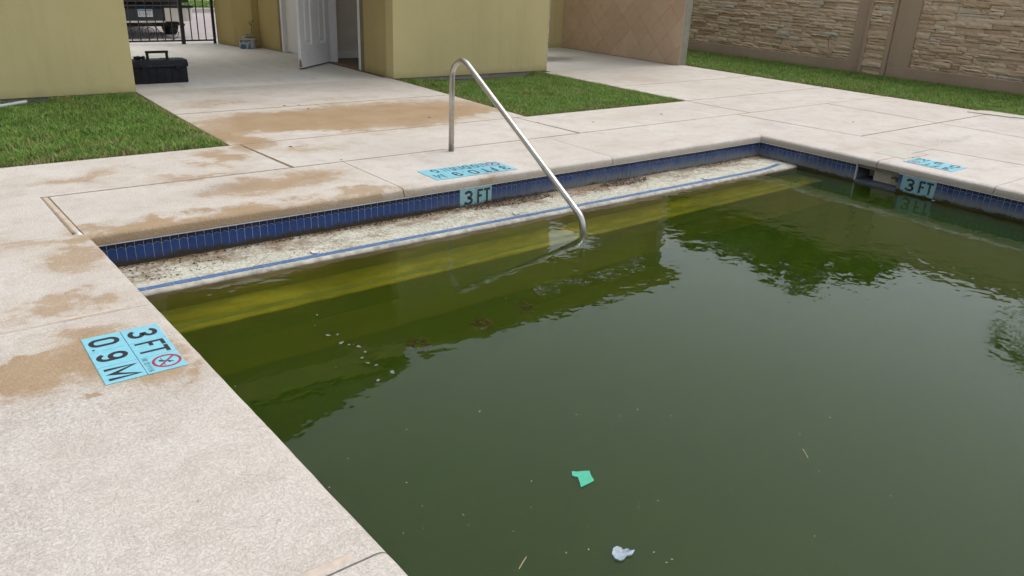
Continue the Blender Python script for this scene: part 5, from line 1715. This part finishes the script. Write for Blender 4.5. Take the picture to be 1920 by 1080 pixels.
# small neighbouring house with a brown roof
nh = thing('neighbor_house', 'small house with a brown tiled roof standing behind the stone wall', 'house', (22.0, 9.0, -0.16))
MB().box(19.6, 25.5, 5.6, 12.2, -0.16, 2.9).build('wall', M['stucco'], nh)
nr = MB()
a_, b_, c_, d_ = (19.2, 5.1, 2.9), (19.2, 12.7, 2.9), (25.9, 12.7, 2.9), (25.9, 5.1, 2.9)
r0, r1 = (22.5, 7.6, 5.2), (22.5, 10.2, 5.2)
nr.add([a_, b_, c_, d_, r0, r1], [(0, 4, 5, 1), (1, 5, 2), (2, 5, 4, 3), (3, 4, 0), (0, 1, 2, 3)])
nr.build('roof', plain('neighbor_roof_tile', (0.17, 0.12, 0.085), 0.85, var=0.25, scale=4), nh)
# fan palm
pm = thing('fan_palm', 'slim fan palm behind the stone wall, mirrored at the right of the pool', 'palm tree', (19.2, 5.05, -0.16))
px_, py_, ph_ = 19.2, 5.05, 5.2
MB().tube([(px_, py_, -0.2), (px_ + 0.08, py_ + 0.1, 1.8), (px_ - 0.02, py_ - 0.02, 3.6), (px_, py_, ph_)], [0.19, 0.15, 0.13, 0.15], 12).build('trunk', M['bark'], pm, smooth=True)
rr = random.Random(3)
for k in range(18):
    a, el = 2 * PI * k / 18 + rr.uniform(-.15, .15), rr.uniform(-0.7, 1.1)
    d = Vector((math.cos(a) * math.cos(el), math.sin(a) * math.cos(el), math.sin(el)))
    b0 = Vector((px_, py_, ph_)); L_ = rr.uniform(0.45, 0.65)
    hub = b0 + d * L_
    side = d.cross(Vector((0, 0, 1))).normalized()
    mb = MB().tube([b0, hub], 0.012, 5)
    for j in range(-6, 7):
        t = j * 0.21
        dd = (d * math.cos(t) + side * math.sin(t)).normalized()
        e = hub + dd * 0.5 - Vector((0, 0, 0.12 * abs(math.sin(t)) + 0.05))
        w_ = dd.cross(d.cross(side)).normalized() * 0.02
        mb.add([hub, hub + dd * 0.25 + w_, e, hub + dd * 0.25 - w_], [(0, 1, 2, 3)])
    mb.build('frond', M['foliage2'], pm)

# ------------------------------------------------------------------ small litter
def scrap(name, label, cat, pts, z, th, mat, group=None, curl=0.0):
    n = len(pts)
    c_ = [sum(p[0] for p in pts) / n, sum(p[1] for p in pts) / n]
    top = [(x, y, z + th + curl * random.random()) for x, y in pts]
    bot = [(x, y, z) for x, y in pts]
    mb = MB()
    vs_ = bot + top + [(c_[0], c_[1], z + th)]
    fs = [tuple(range(n))[::-1]] + [(i, (i + 1) % n, n + (i + 1) % n, n + i) for i in range(n)] + [(n + i, n + (i + 1) % n, 2 * n) for i in range(n)]
    mb.add(vs_, fs)
    return tag(mb.build(name, mat), label, cat, group)
M['green_scrap'] = plain('teal_paper', (0.045, 0.36, 0.23), 0.6, var=0.12, scale=60)
scrap('paper_scrap', 'torn teal green scrap floating on the water', 'litter', [(1.7217, 1.7328), (1.7279, 1.7246), (1.734, 1.7164), (1.7164, 1.6851), (1.7023, 1.6639), (1.7313, 1.6633), (1.77, 1.664), (1.7826, 1.695), (1.7983, 1.7207), (1.7672, 1.7379), (1.7548, 1.7423), (1.7402, 1.7564)], WZ + 0.0005, 0.0025, M['green_scrap'], curl=0.002)
M['film'] = plain('cloudy_plastic', (0.25, 0.30, 0.35), 0.3, var=0.35, scale=60, bump=0.6, bscale=90, bdist=0.004)
scrap('plastic_scrap', 'cloudy crumpled plastic scrap floating near the bottom of the picture', 'litter', [(1.5375, 1.3216), (1.5449, 1.3045), (1.5584, 1.3009), (1.578, 1.3082), (1.5943, 1.2998), (1.6077, 1.3055), (1.6231, 1.3131), (1.6063, 1.3188), (1.6049, 1.3321), (1.591, 1.3356), (1.5906, 1.3452), (1.5844, 1.3589), (1.5669, 1.3587), (1.5461, 1.3426)], WZ + 0.0005, 0.004, M['film'], curl=0.006)
for lab, pts, z in (
    ('white flake lying on the dry ledge near its left end', [(1.8803, 4.3987), (1.92, 4.3747), (1.9495, 4.4147), (1.9248, 4.4648), (1.8849, 4.4654)], -0.216),
    ('white flake lying on the dry ledge just left of the handrail', [(3.5179, 4.3895), (3.5822, 4.3992), (3.6145, 4.46), (3.5871, 4.4918), (3.5363, 4.4731)], -0.216),
    ('white flake lying on the dry ledge near its right end', [(5.7261, 4.3759), (5.8109, 4.395), (5.8228, 4.4549), (5.7488, 4.4508)], -0.216),
    ('white pebble of plaster floating under the right wall marker', [(7.0592, 2.9269), (7.077, 2.8977), (7.1651, 2.925), (7.1897, 2.97), (7.1244, 2.9675)], WZ + 0.001),
):
    mx_, my_ = sum(q[0] for q in pts) / len(pts), sum(q[1] for q in pts) / len(pts)
    pts = [(mx_ + (q[0] - mx_) * 0.7, my_ + (q[1] - my_) * 0.7) for q in pts]
    scrap('white_flake', lab, 'flake', pts, z, 0.003, M['white_bit'], 'white flakes on the ledge and water', 0.003)
M['pale_flat'] = plain('pale_grey_green', (0.13, 0.16, 0.14), 0.5, var=0.15)  # pale tone of the flat flakes trailing over the water
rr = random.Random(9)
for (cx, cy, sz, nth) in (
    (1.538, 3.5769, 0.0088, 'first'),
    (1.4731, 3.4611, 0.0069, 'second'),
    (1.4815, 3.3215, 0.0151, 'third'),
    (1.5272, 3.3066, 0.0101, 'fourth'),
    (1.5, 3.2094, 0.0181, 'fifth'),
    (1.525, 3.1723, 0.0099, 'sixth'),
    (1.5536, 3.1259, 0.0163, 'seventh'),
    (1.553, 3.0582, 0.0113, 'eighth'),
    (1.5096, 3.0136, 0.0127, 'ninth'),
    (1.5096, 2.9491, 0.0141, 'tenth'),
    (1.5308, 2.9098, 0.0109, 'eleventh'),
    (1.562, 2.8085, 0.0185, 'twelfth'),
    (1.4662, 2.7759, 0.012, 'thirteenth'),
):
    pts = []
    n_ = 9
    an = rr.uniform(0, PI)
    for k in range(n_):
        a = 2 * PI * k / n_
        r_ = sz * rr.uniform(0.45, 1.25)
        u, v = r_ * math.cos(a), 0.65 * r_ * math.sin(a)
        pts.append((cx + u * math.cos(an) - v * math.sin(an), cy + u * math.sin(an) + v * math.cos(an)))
    scrap('pale_flake', 'pale flat flake, %s in the trail counted from the dry ledge' % nth, 'scum flake', pts, WZ + 0.0004, 0.0012, M['pale_flat'], 'pale flat flakes in a trail on the water')
fsx = MB()
for _ in range(300):
    dist, az = 1.6 + 4.4 * rr.random() ** 1.5, RAD(rr.uniform(15, 70))
    x, y = dist * math.sin(az), dist * math.cos(az)
    if x < xl(y) + 0.05 or x > XR - 0.05 or y > 4.2: continue
    s, a = rr.uniform(0.0015, 0.0055), rr.uniform(0, PI)
    dx, dy = math.cos(a) * s, math.sin(a) * s
    k = rr.uniform(0.2, 0.6)
    fsx.add([(x - dx, y - dy, WZ + 0.0008), (x + dy * k, y - dx * k, WZ + 0.0012), (x + dx, y + dy, WZ + 0.0008), (x - dy * k, y + dx * k, WZ + 0.0015)], [(0, 1, 2, 3)])
fsx.build('floating_specks', M['straw'], kind='stuff')
for (x, y, ln, a, lab) in ((1.2827, 1.4815, 0.03, 0.5, 'thin straw floating near the bottom edge of the pool view'), (2.6054, 1.3097, 0.03, 0.9, 'thin straw floating in the open right half of the pool')):
    tag(MB().tube([(x - ln * math.cos(a), y - ln * math.sin(a), WZ + 0.001), (x, y, WZ + 0.003), (x + ln * math.cos(a), y + ln * math.sin(a), WZ + 0.001)], 0.0016, 5).build('straw', M['straw']), lab, 'straw')
tw = [(1.6177, 4.4229, -0.17), (1.5865, 4.4166, -0.19), (1.5311, 4.3888, -0.205), (1.4757, 4.3659, -0.214)]
tag(MB().tube(tw, [0.002, 0.002, 0.0018, 0.001], 5).build('twig', M['straw']), 'pale curved twig leaning on the blue tiles over the ledge', 'twig')
# lumps of rotting leaves hanging in the water
for (cx, cy, lab) in ((1.865, 3.085, 'dark sunken leaf lump nearest the left side of the pool'), (2.292, 3.104, 'dark sunken leaf lump midway between two others'), (2.628, 3.148, 'dark sunken leaf lump nearest the handrail')):
    mb = MB()
    for _ in range(46):
        a, r_ = rr.uniform(0, 2 * PI), math.sqrt(rr.random()) * 0.055
        q = Vector((cx + r_ * math.cos(a), cy + r_ * math.sin(a) * 1.2, -0.358 + rr.uniform(-0.02, 0.02)))
        d = Vector((rr.gauss(0, 1), rr.gauss(0, 1), rr.gauss(0, 0.35))).normalized() * rr.uniform(0.014, 0.03)
        s = d.cross(Vector((rr.gauss(0, 1), rr.gauss(0, 1), 2))).normalized() * d.length * 0.5
        mb.add([q - d, q + s, q + d, q - s], [(0, 1, 2, 3)])
    tag(mb.build('leaf_clump', M['debris']), lab, 'leaf clump', 'sunken leaf lumps')
# leaf bits on the deck
lbm = MB()
for (x, y) in ((2.3319, 7.1366), (2.6152, 6.4214), (3.3631, 8.3592), (3.5159, 8.072), (3.5178, 8.3298), (7.7029, 5.0754), (8.4095, 4.471), (8.8418, 4.7525), (5.3485, 6.3466), (2.7785, 5.7802), (0.4681, 2.0495), (1.1635, 2.0653), (5.9221, 6.1123), (7.0383, 6.134), (5.017, 7.3741), (4.4502, 7.0939)):
    for _ in range(2):
        a, s = rr.uniform(0, PI), rr.uniform(0.012, 0.028) * (1 if y > 4.5 else 0.25)
        dx, dy = math.cos(a) * s, math.sin(a) * s
        lbm.add([(x - dx, y - dy, 0.002), (x + dy * .3, y - dx * .3, 0.006), (x + dx, y + dy, 0.003), (x - dy * .3, y + dx * .3, 0.007)], [(0, 1, 2, 3)])
lbm.build('leaf_bits', M['debris'], kind='stuff')
